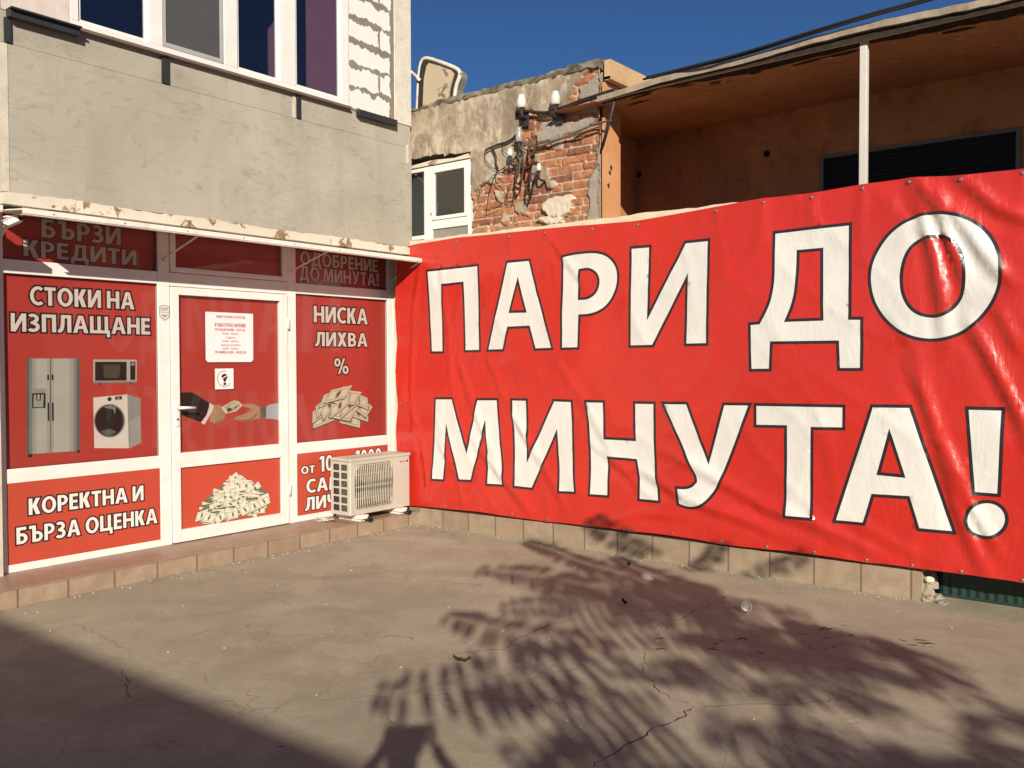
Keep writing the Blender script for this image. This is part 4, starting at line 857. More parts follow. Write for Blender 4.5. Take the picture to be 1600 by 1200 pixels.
for gy, gz in TG+BG+LG:
    b = MB(); p = bpos(gy, gz); b.lathe([(.005, 0), (.011, .0), (.012, .002), (.009, .004), (.005, .003)], (p[0]-.001, gy, gz), Matrix.Rotation(-math.pi/2, 3, 'Y'), 12); b.build('grommet', M_GROM, ban)
# cream wall that carries the banner, its top edge showing above the sheet
lw = thing('low_yard_wall', 'low wall behind the red banner with a cream painted top edge', 'wall', (.1, -3, 0))
b = MB(); b.prism([(.10, 0, .05), (.10, -5.165, .05), (.10, -5.165, 2.3), (.10, -7.4, 2.3), (.10, -7.4, 2.74), (.10, -5.2, 2.80), (.10, -2.55, 2.80), (.10, -.3, 2.79), (.10, 0, 2.79)], (.22, 0, 0)); wl = b.build('wall', M_CREAM, lw)
b = MB(); rnd = random.Random(6); pt = []
for k in range(60):
    y = -.2-k*.075; pt.append((.0, y, 2.838+.004*math.sin(k*.7)+rnd.uniform(-.004, .006)))
b.prism([(-.005, p[1], p[2]) for p in pt]+[(-.005, pt[-1][1], 2.775), (-.005, -.2, 2.76)], (.33, 0, 0)); b.build('coping', mat('cream_coping', (.66, .56, .42), .8, .2, var=.1, bump=.4), lw)

# ------------------------------------------------------------------ old brick house behind the yard wall
WX = .10
house = thing('brick_house', 'old house with crumbling plaster over red brick and an orange terrace', 'house', (1.5, -2.5, 0))
def HY(px, py): v = onx(px, py, WX); return (v.y, v.z)
BRK = [HY(*p) for p in ((742, 300), (757, 290), (775, 288), (790, 268), (812, 262), (826, 240), (812, 226), (818, 196), (806, 178), (830, 172), (852, 182), (880, 178), (893, 150), (910, 118), (938, 100), (938, 370), (735, 375), (738, 330))]
CEM = [[HY(*p) for p in l] for l in ([(921, 300), (932, 262), (938, 210), (940, 370), (918, 370)], [(838, 210), (870, 196), (932, 180), (930, 196), (900, 206), (868, 216), (842, 222)], [(846, 188), (862, 190), (858, 204), (842, 204)], [(905, 140), (936, 120), (936, 150), (908, 158)], [(913, 164), (934, 158), (934, 176), (912, 180)])]
PAT = [[HY(*p) for p in l] for l in ([(852, 322), (862, 310), (896, 304), (902, 308), (896, 326), (884, 338), (856, 338)], [(842, 343), (850, 338), (882, 340), (886, 350), (848, 350)])]
PLS = [[HY(*p) for p in l] for l in ([(774, 300), (786, 296), (792, 306), (788, 318), (776, 312)], [(806, 318), (824, 318), (826, 336), (812, 336), (806, 330)], [(852, 280), (870, 282), (872, 294), (856, 298)], [(829, 262), (846, 260), (846, 272), (830, 272)], [(802, 280), (820, 276), (818, 292), (806, 292)], [(836, 244), (846, 240), (846, 256), (836, 258)])]
wy0, wy1, wz0, wz1 = -1.085, -.20, 2.70, 3.625
def hole_(y, z):
    top = 3.625+.02*mnoise.noise(Vector((y*9, 0, 5)))+(.05 if y > -.75 else .02)
    return wy0-.012*mnoise.noise(Vector((z*9, 2, 5)))-.012 < y < wy1 and z < top
st = .0098; ys = np.arange(-2.552, .20, st); zs = np.arange(2.70, 4.165, st)
rnd = random.Random(12); rowoff = [rnd.uniform(0, .25) for _ in range(60)]
def brickinfo(y, z):
    y += .012*mnoise.noise(Vector((y*7, z*7, 1))); z += .012*mnoise.noise(Vector((y*4, z*6, 2)))+.012*y*.0
    r = math.floor(z/.0745); fz = z-r*.0745; L = .125 if (r % 5 == 2) else .252
    yy = y+rowoff[r % 60]+(.126 if r % 2 else 0); k = math.floor(yy/L); fy = yy-k*L
    inb = .0165 < fz and .0155 < fy
    return inb, (r*31+k*17+int(rowoff[r % 60]*1000)) % 11
V, F, MI = [], [], []; ids = {}
YZ = [(y, z) for y in ys for z in zs]
A = np.array([(y+.035*mnoise.noise(Vector((y*8, z*8, 0)))+.012*mnoise.noise(Vector((y*31, z*31, 0))), z+.035*mnoise.noise(Vector((y*8, z*8, 9)))+.012*mnoise.noise(Vector((y*31, z*31, 9)))) for y, z in YZ])
inB = pip(A, BRK); cem = np.zeros(len(A), bool); pat = cem.copy(); pls = cem.copy()
for l in CEM: cem |= pip(A, l)
for l in PAT: pat |= pip(A, l)
for l in PLS: pls |= pip(A, l)
kind = []
for n, (y, z) in enumerate(YZ):
    nz = mnoise.noise(Vector((y*22, z*22, 3))); nf = mnoise.noise(Vector((y*60, z*60, 4)))
    if pat[n]: k, h = 6, .055+.006*nz
    elif cem[n] and inB[n]: k, h = 5, .020+.004*nz
    elif not inB[n] or pls[n]: k, h = 4, .030+.010*mnoise.noise(Vector((y*4, z*4, 0)))+.005*nz+.002*nf
    else:
        ib, q = brickinfo(y, z)
        lost = mnoise.noise(Vector((y*3.2, z*3.2, 31)))
        if ib: k, h = (0, 1, 2, 0, 1, 0, 1, 2, 0, 1, 0)[q], .008+.007*nz+.004*nf+((q % 4)-1.5)*.004-(.02 if q == 7 else 0)
        else: k, h = 3, -.004+.004*nz
        if lost > .33: k, h = 4, .012+.006*nz
        if z < 2.93+.05*nz and k != 3: k = 1 if nz > 0 else 7
    kind.append(k); V.append((WX-h, y, z))
nzs = len(zs)
for i in range(len(ys)-1):
    for j in range(nzs-1):
        if hole_(ys[i]+st/2, zs[j]+st/2): continue
        a = i*nzs+j; F.append((a, a+1, a+nzs+1, a+nzs)); ks = [kind[a], kind[a+1], kind[a+nzs], kind[a+nzs+1]]; MI.append(max(set(ks), key=ks.count))
me = bpy.data.meshes.new('wall'); me.from_pydata(V, [], F); me.polygons.foreach_set('material_index', np.array(MI, np.int32)); me.polygons.foreach_set('use_smooth', [True]*len(F)); me.update()
def m_brick(n, c): return mat(n, c, .9, .2, var=.35, scale=22, bump=.6, bscale=70, dirt=((.20, .13, .09), .6))
b_ = NB('flaking_plaster')
n1 = b_.noise(3.2, 8, .7, dist=.6); n2 = b_.noise(8, 7, .7, vec=b_.co((1, 1, .5))); n3 = b_.noise(1.1, 5, .6)
c_ = b_.mix(b_.ramp(n1, [(.38, 0.0), (.6, 1.0)]), (.25, .19, .135), (.41, .33, .24))
c_ = b_.mix(b_.ramp(n2, [(.50, 0.0), (.60, .8)]), c_, (.52, .46, .37))
c_ = b_.mix(b_.ramp(n3, [(.50, 0.0), (.62, .8)]), c_, (.20, .16, .12))
c_ = b_.mix(b_.ramp(b_.noise(40, 5, .7), [(.60, 0.0), (.7, .5)]), c_, (.17, .13, .10))
b_.base(c_); b_.bump(b_.math('ADD', n2, b_.noise(70, 5, .7)), .7, .01); MPLA = b_.done(.92, .15)
MB_ = [m_brick('brick_red', (.35, .145, .075)), m_brick('brick_orange', (.40, .18, .09)), m_brick('brick_dark', (.22, .095, .06)), mat('lime_mortar', (.44, .37, .285), .95, .1, var=.3, scale=30, dirt=((.25, .19, .13), .5)), MPLA,
       mat('grey_cement_patch', (.30, .265, .22), .9, .2, var=.2, scale=8, bump=.5), mat('cream_plaster_patch', (.56, .50, .39), .9, .2, var=.12, bump=.3), mat('brick_rubble', (.30, .17, .10), .95, .1, var=.4, scale=25, bump=.9, bscale=40)]
for m in MB_: me.materials.append(m)
if me.polygons[0].normal.x > 0: me.flip_normals()
wall = link('wall', me, house)
b = MB(); b.box((.135, -2.54, 0.4), (.40, -1.12, 4.12)); b.box((.135, -1.12, 3.70), (.40, .2, 4.12)); b.box((.135, -1.12, .4), (.40, .2, 2.72)); b.box((.135, -.2, 2.7), (.40, .2, 3.7)); b.build('wall_core', M_MORTAR, house)
boxpart('dark_room', (.9, -1.5, 2.4), (.95, .2, 4.0), mat('dark_void', (0, 0, 0)), house)
# window in the brick wall
b = MB(); X0, X1 = .075, .135
for lo, hi in (((X0, -1.078, 2.72), (X1, -1.048, 3.575)), ((X0, -.575, 2.72), (X1, -.470, 3.575)), ((X0, -.235, 2.72), (X1, -.20, 3.575)), ((X0+.002, -1.048, 3.535), (X1, -.575, 3.574)), ((X0+.002, -.470, 3.535), (X1, -.235, 3.574)), ((X0+.002, -1.048, 2.945), (X1, -.575, 3.030)), ((X0+.002, -.470, 2.86), (X1, -.235, 2.90))): b.box(lo, hi, .005)
hw = b.build('window', M_WHITE, house)
b = MB(); e = .035
for lo, hi in (((X0-.01, -1.046, 3.032), (X0+.03, -1.046+e, 3.533)), ((X0-.01, -.577-e, 3.032), (X0+.03, -.577, 3.533)), ((X0-.009, -1.046+e, 3.032), (X0+.029, -.577-e, 3.032+e)), ((X0-.009, -1.046+e, 3.533-e), (X0+.029, -.577-e, 3.533))): b.box(lo, hi, .004)
b.box((X0-.035, -.605, 3.10), (X0-.025, -.590, 3.22), .003); b.box((X0-.03, -.600, 3.155), (X0-.008, -.592, 3.17)); b.build('sash', M_WHITE, hw)
boxpart('glass_pane', (X0+.012, -1.012, 3.066), (X0+.018, -.611, 3.50), M_WGLASS, hw); boxpart('glass_pane', (X0+.03, -.470, 2.90), (X0+.036, -.235, 3.535), M_WGLASS, hw)
boxpart('lower_panel', (X0+.02, -1.048, 2.72), (X0+.03, -.575, 2.945), mat('grey_panel', (.23, .23, .20), .5, var=.12), hw)
b = MB()
for k in range(26): b.box((.145, -.47, 2.91+k*.024), (.150, -.235, 2.926+k*.024))
b.build('blind', mat('blind_grey', (.17, .175, .165), .6), hw)
b = MB(); b.prism([(.06, -1.09, 3.58), (.06, -.20, 3.578), (.06, -.20, 3.60), (.06, -.6, 3.625), (.06, -.9, 3.605), (.06, -1.085, 3.625)], (.08, 0, 0)); b.build('foam_strip', M_PEELC, hw)
# ragged dark concrete cap along the top of the wall
rnd = random.Random(4); V, F = [], []; n = 110
for k in range(n+1):
    y = .25-2.80*k/n
    j = lambda s, a: a*mnoise.noise(Vector((y*s, 3.3+a*50, 1)))
    zt = 4.212+j(3, .016)+j(14, .014)+(.012 if y < -2.2 else 0)-.03*max(0, 1-abs(y+.3)/.35)
    ring = [(.10, 4.135+j(9, .04)), (.062+j(16, .018), 4.150+j(21, .022)), (.058+j(13, .018), zt-.030+j(23, .012)), (.085+j(9, .02), zt-.004+j(31, .008)), (.30, zt+.01), (.62, zt-.02), (.62, 4.08)]
    V += [(x_, y, z_) for x_, z_ in ring]
R_ = 7
for k in range(n):
    for q in range(R_): F.append((k*R_+q, k*R_+(q+1) % R_, (k+1)*R_+(q+1) % R_, (k+1)*R_+q))
F += [tuple(range(R_)), tuple(range(n*R_, n*R_+R_))]
me = bpy.data.meshes.new('parapet_cap'); me.from_pydata(V, [], F)
b_ = NB('weathered_cap'); n1 = b_.noise(5, 8, .7, dist=.5)
c_ = b_.mix(b_.ramp(n1, [(.38, 0.0), (.6, 1.0)]), (.075, .065, .05), (.26, .225, .165)); c_ = b_.mix(b_.ramp(b_.noise(17, 6, .7), [(.55, 0.0), (.68, .7)]), c_, (.33, .29, .22)); b_.base(c_); b_.bump(b_.noise(45, 6, .7), .9, .012)
me.materials.append(b_.done(.95, .1)); link('parapet_cap', me, house)
# orange end wall with its deep cornice, terrace back wall, soffit and roof edge
b = MB(); b.box((.105, -2.578, 1.2), (.335, -2.553, 4.02)); b.box((.41, -2.552, 1.2), (.335, -2.10, 4.02)); b.build('end_wall', M_ORANGE, house)
M_ORANGE_SHADE = mat('orange_paint_shaded', (.44, .195, .088), .9, .15, var=.22, scale=2.2, bump=.25, dirt=((.11, .06, .035), .6))  # wall orange darkened in its colour to deepen the shade inside the terrace
b = MB(); b.box((.34, -2.135, 1.2), (1.45, -2.05, 3.95)); b.box((1.40, -9.0, 1.2), (1.50, -2.136, 3.95)); b.build('terrace_wall', M_ORANGE_SHADE, house)
b = MB(); b.prism([(.098, -2.640, 4.035), (.098, -2.640, 4.200), (4.0, -2.640, 4.215), (4.0, -2.640, 4.035)], (0, .06, 0)); b.prism([(.098, -2.58, 4.030), (.098, -2.645, 4.032), (.098, -2.650, 4.06), (.098, -2.58, 4.06)], (3.9, 0, 0)); b.build('cornice', mat('orange_cornice', (.54, .36, .20), .85, .2, var=.15, bump=.4, dirt=((.30, .26, .19), .6)), house)
boxpart('roof_deck', (.41, -2.57, 3.96), (6, .4, 4.10), M_MORTAR, house)
RE = [onx(x, y, -.06) for x, y in ((933, 151), (1031, 120), (1145, 94), (1272, 57), (1359, 35), (1512, 4), (1700, -38), (2050, -110))]
rnd = random.Random(13)
ed = []
for a, c in zip(RE, RE[1:]):
    m = max(2, int((c-a).length/.08)); ed += [a.lerp(c, k/m)+Vector((rnd.uniform(-.004, .004), 0, rnd.uniform(-.004, .004))) for k in range(m)]
ed.append(RE[-1])
b = MB()
for k in range(len(ed)-1):
    a, c = ed[k], ed[k+1]; T = Vector((0, 0, .046)); B_ = Vector((1.3, 0, .10))
    b.quad(a, c, c-T, a-T); b.quad(a, c, c+B_, a+B_); b.quad(a-T, c-T, c-T+Vector((.05, 0, 0)), a-T+Vector((.05, 0, 0)))
b.quad(ed[0], ed[0]-T, ed[0]-T+Vector((.05, 0, 0)), ed[0]+Vector((.05, 0, 0)))
b.build('roof_edge', mat('weathered_tin', (.34, .28, .21), .7, .3, .2, var=.25, scale=9, dirt=((.12, .09, .07), .5)), house)
def soff(x, y):
    z0 = np.interp(-y, [-p.y for p in ed], [p.z for p in ed])-.040; return (x, y, z0+(np.interp(-y, [2.1, 4, 5.5, 9], [3.835, 3.865, 3.885, 3.93])-z0)*(x+.055)/1.455)
moul = []
rnd = random.Random(33)
l = [(-.05, -2.6)]+[(.05+.13*min(1, (k-3)/14 if k > 3 else 0)+.14*(k/60)+.035*mnoise.noise(Vector((k*.55, 1, 2)))+rnd.uniform(-.012, .012), -2.6-k*.08) for k in range(70)]+[(.2, -8.9), (-.05, -8.9)]
moul.append((l, []))
for _ in range(26):
    y = -2.8-rnd.random()*4; x_ = .1+rnd.random()*.16*(1+(-y-2.8)*.3); moul.append((ell(x_, y, rnd.uniform(.01, .035), rnd.uniform(.03, .14), 10), []))
flk = [([(a*1.0+rx*math.cos(t*.8)*rnd.uniform(.4, 1.2), y+ry*math.sin(t*.8)*rnd.uniform(.4, 1.2)) for t in range(8)], []) for a, y, rx, ry in [(rnd.uniform(.25, .8), -2.9-rnd.random()*2.9, rnd.uniform(.005, .022), rnd.uniform(.01, .06)) for _ in range(40)]]
sheet('soffit', rect(-.055, -8.95, 1.41, -2.1), [(1, moul), (2, flk)], [mat('soffit_orange_shaded', (.42, .19, .09), .9, .15, var=.2, scale=2.2, bump=.25, dirt=((.20, .10, .055), .6)), mat('black_mould', (.035, .028, .022), .95, .1, var=.4, scale=20), mat('bare_lime', (.45, .36, .26), .9, .1)], soff, house, grid=.1, flip=(0, 0, -1))  # soffit base orange also carries painted-in terrace shade; mould and flakes are separate
# terrace window and vent
tw = MB(); y0, y1, z0, z1 = -5.52, -3.985, 2.2, 3.418
for lo, hi in (((1.37, y1-.03, z0), (1.399, y1, z1)), ((1.37, y0, z0), (1.399, y0+.03, z1)), ((1.371, y0+.03, z1-.03), (1.399, y1-.03, z1))): tw.box(lo, hi, .003)
tw = tw.build('terrace_window', mat('window_grey', (.15, .145, .135), .6), house)
boxpart('glass_pane', (1.390, y0+.03, z0), (1.394, y1-.03, z1-.03), m_glass('dim_glass', (.7, .7, .7), .04), tw)
b = MB()
for k in range(38): b.box((1.3955, y0+.03, z0+.02+k*.031), (1.3965, y1-.03, z0+.045+k*.031))
b.i = 1; b.box((1.3972, y0+.03, z0), (1.3985, y1-.03, z1-.03)); b.build('shutter_slats', [mat('shutter_dark', (.11, .105, .098), .6), mat('shutter_gap', (.01, .01, .01), .9)], tw)
v_ = onx(1198, 240, 1.398); b = MB(); b.lathe([(.032, 0), (.03, .006), (.022, .006), (.02, -.0)], v_, Matrix.Rotation(-math.pi/2, 3, 'Y'), 16); b.build('vent_hole', M_BLACK, house)
v_ = ony(1004, 272, -2.2); b = MB(); b.lathe([(.03, 0), (.045, .03), (.03, .06), (.012, .09)], (v_.x+.02, -2.137, v_.z), Matrix.Rotation(math.pi/2, 3, 'X'), 12); b.build('wall_lamp', M_BLACK, house)
for px_, py_ in ((953, 270), (955, 262), (951, 290)):
    v_ = ony(px_, py_, -2.579); b = MB(); b.prism([(v_.x+.015*math.cos(k*1.05)*(1+.5*(k % 2)), -2.5785, v_.z+.022*math.sin(k*1.05)) for k in range(6)], (0, -.003, 0)); b.build('chip_mark', M_CRACK, house)
boxpart('terrace_floor', (.35, -9, 1.1), (1.45, -2.1, 1.2), M_MORTAR, house)
b = MB(); b.box((.62, -9, 0), (.80, -5.16, 2.72)); b.build('niche_wall', M_MORTAR, house)
# gutter bracket at the roof corner
b = MB(); b.tube([onx(962, 150, -.02), onx(950, 200, .02), onx(942, 228, .07)], .012, 8); b.build('bracket', M_DARKSTEEL, house)

# steel post
t = thing('steel_post', 'thin square white post with rust marks between the banner and the terrace roof', 'post', (0, -4.77, 2.8))
b = MB(); b.box((-.022, -4.795, 2.78), (.028, -4.745, 3.865), .004); b.build('shaft', m_peel('rusty_white_paint', (.58, .56, .52), (.33, .20, .12), .64, 12, .5, (.16, .06, .03)), t)
b = MB(); b.box((-.028, -4.80, 3.866), (.034, -4.74, 3.882), .002); b.build('cap', M_DARKSTEEL, t)

# ------------------------------------------------------------------ insulators, hooks, wires on the brick wall
M_PORC = mat('white_porcelain', (.60, .58, .54), .18, .6, var=.05, scale=20); M_PGR = mat('grey_porcelain', (.30, .29, .27), .35, .5, var=.3, scale=20)
def insulator(px, py0, py1, label, r=.042, big=True, m=None, X=-.01):
    a, c = onx(px, py1, X), onx(px, py0, X); h = c.z-a.z
    t = thing('insulator', label, 'insulator', (X, a.y, a.z), 'porcelain insulators on the brick wall')
    b = MB(); b.lathe([(r*.80, 0), (r, h*.06), (r, h*.52), (r*.94, h*.56), (r*.96, h*.62), (r*.92, h*.68), (r*.78, h*.70), (r*.74, h*.76), (r*.80, h*.84), (r*.62, h*.96), (r*.3, h)], a, None, 20); b.build('porcelain', m or M_PORC, t)
    b = MB(); b.tube([a+Vector((0, 0, h*.1)), a-Vector((0, 0, .06)), a-Vector((0, 0, .075))+Vector((.02, 0, 0)), Vector((WX+.02, a.y-.004, a.z-.085))], .010, 8)
    if big: b.box((WX-.045, a.y-.03, a.z-.15), (WX-.036, a.y+.045, a.z-.02), .003)
    b.build('pin', M_DARKSTEEL, t); return t
insulator(815, 147, 169, 'left one of the two white insulators high on the old wall')
insulator(868, 142, 164, 'right one of the two white insulators high on the old wall')
insulator(811, 198, 222, 'grey and white insulator wrapped in wires below the left white one', .032, False, M_PGR)
insulator(797, 232, 244, 'small broken insulator among loose wires left of the hooks', .026, False)
insulator(842, 255, 267, 'small round insulator at the tip of the lower hook', .022, False)
M_RUST = mat('rusty_iron', (.10, .05, .033), .85, .3, .3, var=.4, scale=30, bump=.6)
HK = [([(826, 228), (826, 238), (830, 246), (834, 238), (836, 228), (839, 224)], 'rusty iron hook highest of the hooks on the brick'), ([(822, 256), (822, 264), (827, 262), (832, 250), (834, 244)], 'rusty iron hook just below the highest hook'),
      ([(808, 250), (806, 285), (810, 288), (816, 278), (818, 262), (816, 256)], 'long rusty iron hook left of the other hooks'), ([(829, 265), (829, 280), (833, 286), (836, 274), (840, 268), (844, 266)], 'rusty iron hook holding the small round insulator'), ([(822, 290), (823, 303), (828, 302), (833, 290), (834, 282)], 'rusty iron hook lowest on the brick')]
for l, lab in HK:
    b = MB(); n = len(l); P = [onx(x, y, .06-.12*math.sin(math.pi*k/(n-1))) for k, (x, y) in enumerate(l)]; P = [Vector((.12, P[0].y, P[0].z))]+P
    b.tube(P, .011, 8); tag(b.build('iron_hook', M_RUST), lab, 'hook', 'rusty hooks on the brick wall')
def spline(P, n=6):
    P = [P[0]]+P+[P[-1]]; o = []
    for k in range(1, len(P)-2):
        a, p, q, d = P[k-1], P[k], P[k+1], P[k+2]
        for i in range(n):
            t = i/n; o.append(.5*((2*p)+(q-a)*t+(2*a-5*p+4*q-d)*t*t+(3*p-a-3*q+d)*t**3))
    o.append(P[-2]); return o
M_CAB = mat('black_cable', (.018, .017, .017), .55, .4, var=.3)
def cable(pts, r, label, X=.04, name='cable', grp=None, m=None):
    b = MB()
    for l in pts: b.tube(spline([onx(x, y, X if len(q) == 0 else q[0]) for x, y, *q in l]), r, 6)
    return tag(b.build(name, m or M_CAB), label, 'cable', grp)
cable([[(1010, 121, -.03), (1090, 101, -.10), (1162, 82, -.10), (1272, 48, -.10), (1359, 22, -.10), (1447, -2, -.10), (1600, -50, -.1), (1900, -130, -.1)], [(1005, 124, -.03), (1090, 104, -.08), (1162, 86, -.08), (1272, 52, -.09), (1359, 26, -.1), (1450, 1, -.1), (1600, -45, -.1), (1900, -125, -.1)]], .009, 'pair of black cables running up along the terrace roof edge')
cable([[(815, 178), (822, 174), (850, 176), (868, 172), (872, 170, .0), (890, 164, .0), (905, 158, .0), (935, 148, -.03), (960, 140, -.03)], [(868, 174), (880, 170, 0), (908, 160, 0), (936, 151, -.03)]], .013, 'thick black cable from the white insulators to the roof corner')
cable([[(815, 176), (818, 182), (812, 196), (806, 210), (796, 220), (778, 226), (764, 232), (758, 236)], [(768, 230), (774, 242), (775, 256), (778, 264)]], .010, 'black cable hanging from the left white insulator down the plaster')
cable([[(812, 220), (826, 226), (845, 224), (866, 219), (888, 212), (910, 202), (935, 193), (955, 188, .0)], [(812, 222), (830, 229), (852, 226), (880, 216), (910, 207), (938, 197)]], .008, 'grey cable sagging across the bricks to the orange corner', m=mat('grey_cable', (.10, .09, .08), .6))
cable([[(758, 236), (757, 246), (765, 258), (778, 266), (790, 262)], [(785, 226), (786, 236), (796, 244), (805, 250)], [(812, 236), (795, 256), (776, 270), (760, 286), (750, 296), (749, 306)], [(776, 270), (770, 282), (764, 300), (762, 315), (760, 332)], [(776, 268), (775, 285), (786, 296), (792, 312), (800, 316), (804, 300), (802, 285)], [(802, 250), (806, 262), (804, 280), (803, 300), (800, 314), (790, 314), (794, 296), (800, 286)], [(758, 330), (775, 325), (786, 316)], [(812, 238), (816, 248), (808, 262), (806, 280)]], .0034, 'tangle of thin loose wires hanging over the brick and plaster', name='wire_tangle')
cable([[(800, 222), (812, 228), (818, 240), (814, 254), (806, 268)], [(806, 240), (812, 250), (812, 262), (808, 276)]], .007, 'grey bundle of old wiring between the two lower insulators', name='wire_bundle', m=mat('grey_cable', (0, 0, 0)))

# ------------------------------------------------------------------ old box on the roof
t = thing('roof_box', 'battered old box with a white rounded rim leaning on the house roof', 'box', (.5, -.35, 4.15))
O = [onx(x, y, .45) for x, y in ((650, 165), (653, 125), (656, 102), (660, 93), (668, 91), (690, 98), (710, 106), (717, 112), (717, 120), (711, 138), (706, 165))]
O = [Vector((.45, p.y, p.z)) for p in O]; O[0].z = O[-1].z = 4.16
I = [Vector((.455, p.y, p.z)) for p in [onx(x, y, .455) for x, y in ((661, 165), (664, 125), (668, 104), (672, 99), (690, 104), (706, 110), (711, 116), (705, 138), (700, 165))]]; I[0].z = I[-1].z = 4.17
b = MB(); b.prism([p+Vector((.012, 0, 0)) for p in O], (.12, 0, 0)); b.build('body', mat('grey_box_side', (.20, .19, .17), .8), t)
b = MB(); OC = sum(O, Vector())/len(O); b.prism([OC+(p-OC)*.955-Vector((.002, 0, 0)) for p in O], (.01, 0, 0)); b.build('dark_seam', mat('dark_box_inside', (.03, .027, .025), .9), t)
b = MB(); b.tube([p+Vector((.012, 0, 0)) for p in spline(O, 3)], .022, 8); b.build('rim', mat('dirty_white_rim', (.62, .57, .48), .6, var=.15, dirt=((.3, .24, .17), .6)), t)
b = MB(); b.prism([p-Vector((.018, 0, 0)) for p in I], (.012, 0, 0)); b.build('panel', m_peel('peeled_panel', (.53, .44, .31), (.26, .17, .10), .57, 6, .8), t)
b = MB(); b.tube(spline([onx(641, 112, .3), onx(650, 120, .4), onx(656, 126, .44)]), .02, 8); tag(b.build('roof_pipe', M_WMETAL), 'short grey pipe reaching from the corner column to the roof box', 'pipe')

# ------------------------------------------------------------------ small things on the ground
t = thing('planter', 'dark green ribbed plastic trough half hidden under the right end of the banner', 'planter', (.4, -6, 0))
M_GREEN = mat('green_plastic', (.012, .036, .028), .5, .4, var=.2, dirt=((.05, .05, .04), .5), scale=7)
def trough(x, z0, z1, y0, y1, rib):
    P = []; n = int(abs(y1-y0)/.028)
    for k in range(n+1):
        y = y0+(y1-y0)*k/n; P.append(x-(rib if k % 2 else 0))
    return P, n
b = MB(); y0, y1 = -5.235, -6.9; P, n = trough(.235, 0, .3, y0, y1, .010)
for k in range(n):
    ya, yb = y0+(y1-y0)*k/n, y0+(y1-y0)*(k+1)/n
    b.quad((P[k], ya, .02), (P[k+1], yb, .02), (P[k+1]-.035, yb, .30), (P[k]-.035, ya, .30))
b.quad((.235, y0, .02), (.50, y0, .02), (.53, y0+.03, .30), (.20, y0+.03, .30)); b.quad((.235, y0, .02), (.5, y0, .02), (.5, y1, .02), (.235, y1, .02)); b.quad((.5, y0, .02), (.53, y0, .30), (.53, y1, .30), (.5, y1, .02)); b.quad((.235, y1, .02), (.5, y1, .02), (.53, y1, .3), (.2, y1, .3))
b.build('trough', M_GREEN, t)
b = MB(); b.box((.185, y1, .30), (.545, y0+.04, .325), .006); b.box((.225, y1, .0), (.50, y0, .022), .004); b.build('rim', M_GREEN, t)
rnd = random.Random(7)
def lump(bm, c, r, n=2, flat=.6, amp=.35, seed=0):
    q = bmesh.ops.create_icosphere(bm.b, subdivisions=n, radius=r)
    for v in q['verts']:
        s = 1+amp*mnoise.noise(v.co*(1.4/r)+Vector((seed, seed*2, 0))); v.co = Vector((v.co.x*s, v.co.y*s, v.co.z*s*flat))+Vector(c)
    for v in q['verts']:
        for f in v.link_faces: f.material_index = bm.i
b = MB(); lump(b, (.10, -5.185, .06), .05, 3, 1.2, .6, 3); lump(b, (.16, -5.18, .11), .06, 3, 1.2, .6, 8); lump(b, (.04, -5.20, .012), .04, 3, .6, .6, 5); lump(b, (.14, -5.23, .012), .05, 3, .4, .7, 12); lump(b, (.02, -5.30, .004), .035, 3, .3, .7, 15)
tag(b.build('mortar_rubble', M_MORTAR), 'crumbled mortar at the broken end of the tiled plinth', 'rubble')
p = onz(1449, 912, .13); b = MB(); lump(b, (.075, -5.205, .135), .030, 2, .8, .4, 2); tag(b.build('plaster_chunk', mat('white_chunk', (.64, .60, .52), .9)), 'white plaster chunk wedged at the end of the plinth beside the green trough', 'plaster chunk')
# paper cup lying on its side, its mouth towards the viewer
p = onz(1165, 951, .032); d = (CAM-p); d.z = 0; d.normalize(); d = (d+Vector((.25, -.1, .75))).normalized()
q = Vector((0, 0, 1)).rotation_difference(d).to_matrix()
t = thing('paper_cup', 'small pale paper cup lying on its side in the tree shade', 'cup', (p.x, p.y, 0))
def ring(b, prof, c, M, seg=24):
    R0 = None
    for r, h in prof:
        R1 = [b.b.verts.new(c+M @ Vector((r*math.cos(2*math.pi*k/seg), r*math.sin(2*math.pi*k/seg), h))) for k in range(seg)]
        if R0:
            for k in range(seg): f = b.b.faces.new((R0[k], R0[(k+1) % seg], R1[(k+1) % seg], R1[k])); f.smooth = True; f.material_index = b.i
        R0 = R1
    b.b.faces.new(R0).material_index = b.i
b = MB(); ring(b, [(.022, -.055), (.034, .030), (.036, .033), (.034, .035), (.0325, .030), (.022, -.045), (.0215, -.046)], p, q); b.build('cup_wall', mat('cup_paper', (.78, .70, .60), .6, var=.08), t)
for (px_, py_, sz, lab) in ((722, 1035, .05, 'dry curled brown leaf on the sunny concrete beside the tree shadow'), (976, 945, .045, 'dry brown leaf lying in the tree shadow left of the paper cup'), (983, 885, .04, 'thin curled dry leaf near the foot of the plinth')):
    p = onz(px_, py_); a = rnd.random()*6; b = MB(); n = 7; L = []
    for k in range(n+1):
        u = k/n*2-1; wd = .36*(1-u*u)**.7*sz*.9; zz = .006+.018*u*u+.004*math.sin(k*2)
        L.append([(p.x+math.cos(a)*u*sz-math.sin(a)*s*wd, p.y+math.sin(a)*u*sz+math.cos(a)*s*wd, zz+abs(s)*.014) for s in (-1, 0, 1)])
    for k in range(n):
        for s in (0, 1): b.quad(L[k][s], L[k+1][s], L[k+1][s+1], L[k][s+1])
    tag(b.build('dry_leaf', mat('dead_leaf', (.05, .035, .022), .9, var=.4, scale=60)), lab, 'leaf')
b = MB(); rnd = random.Random(31)
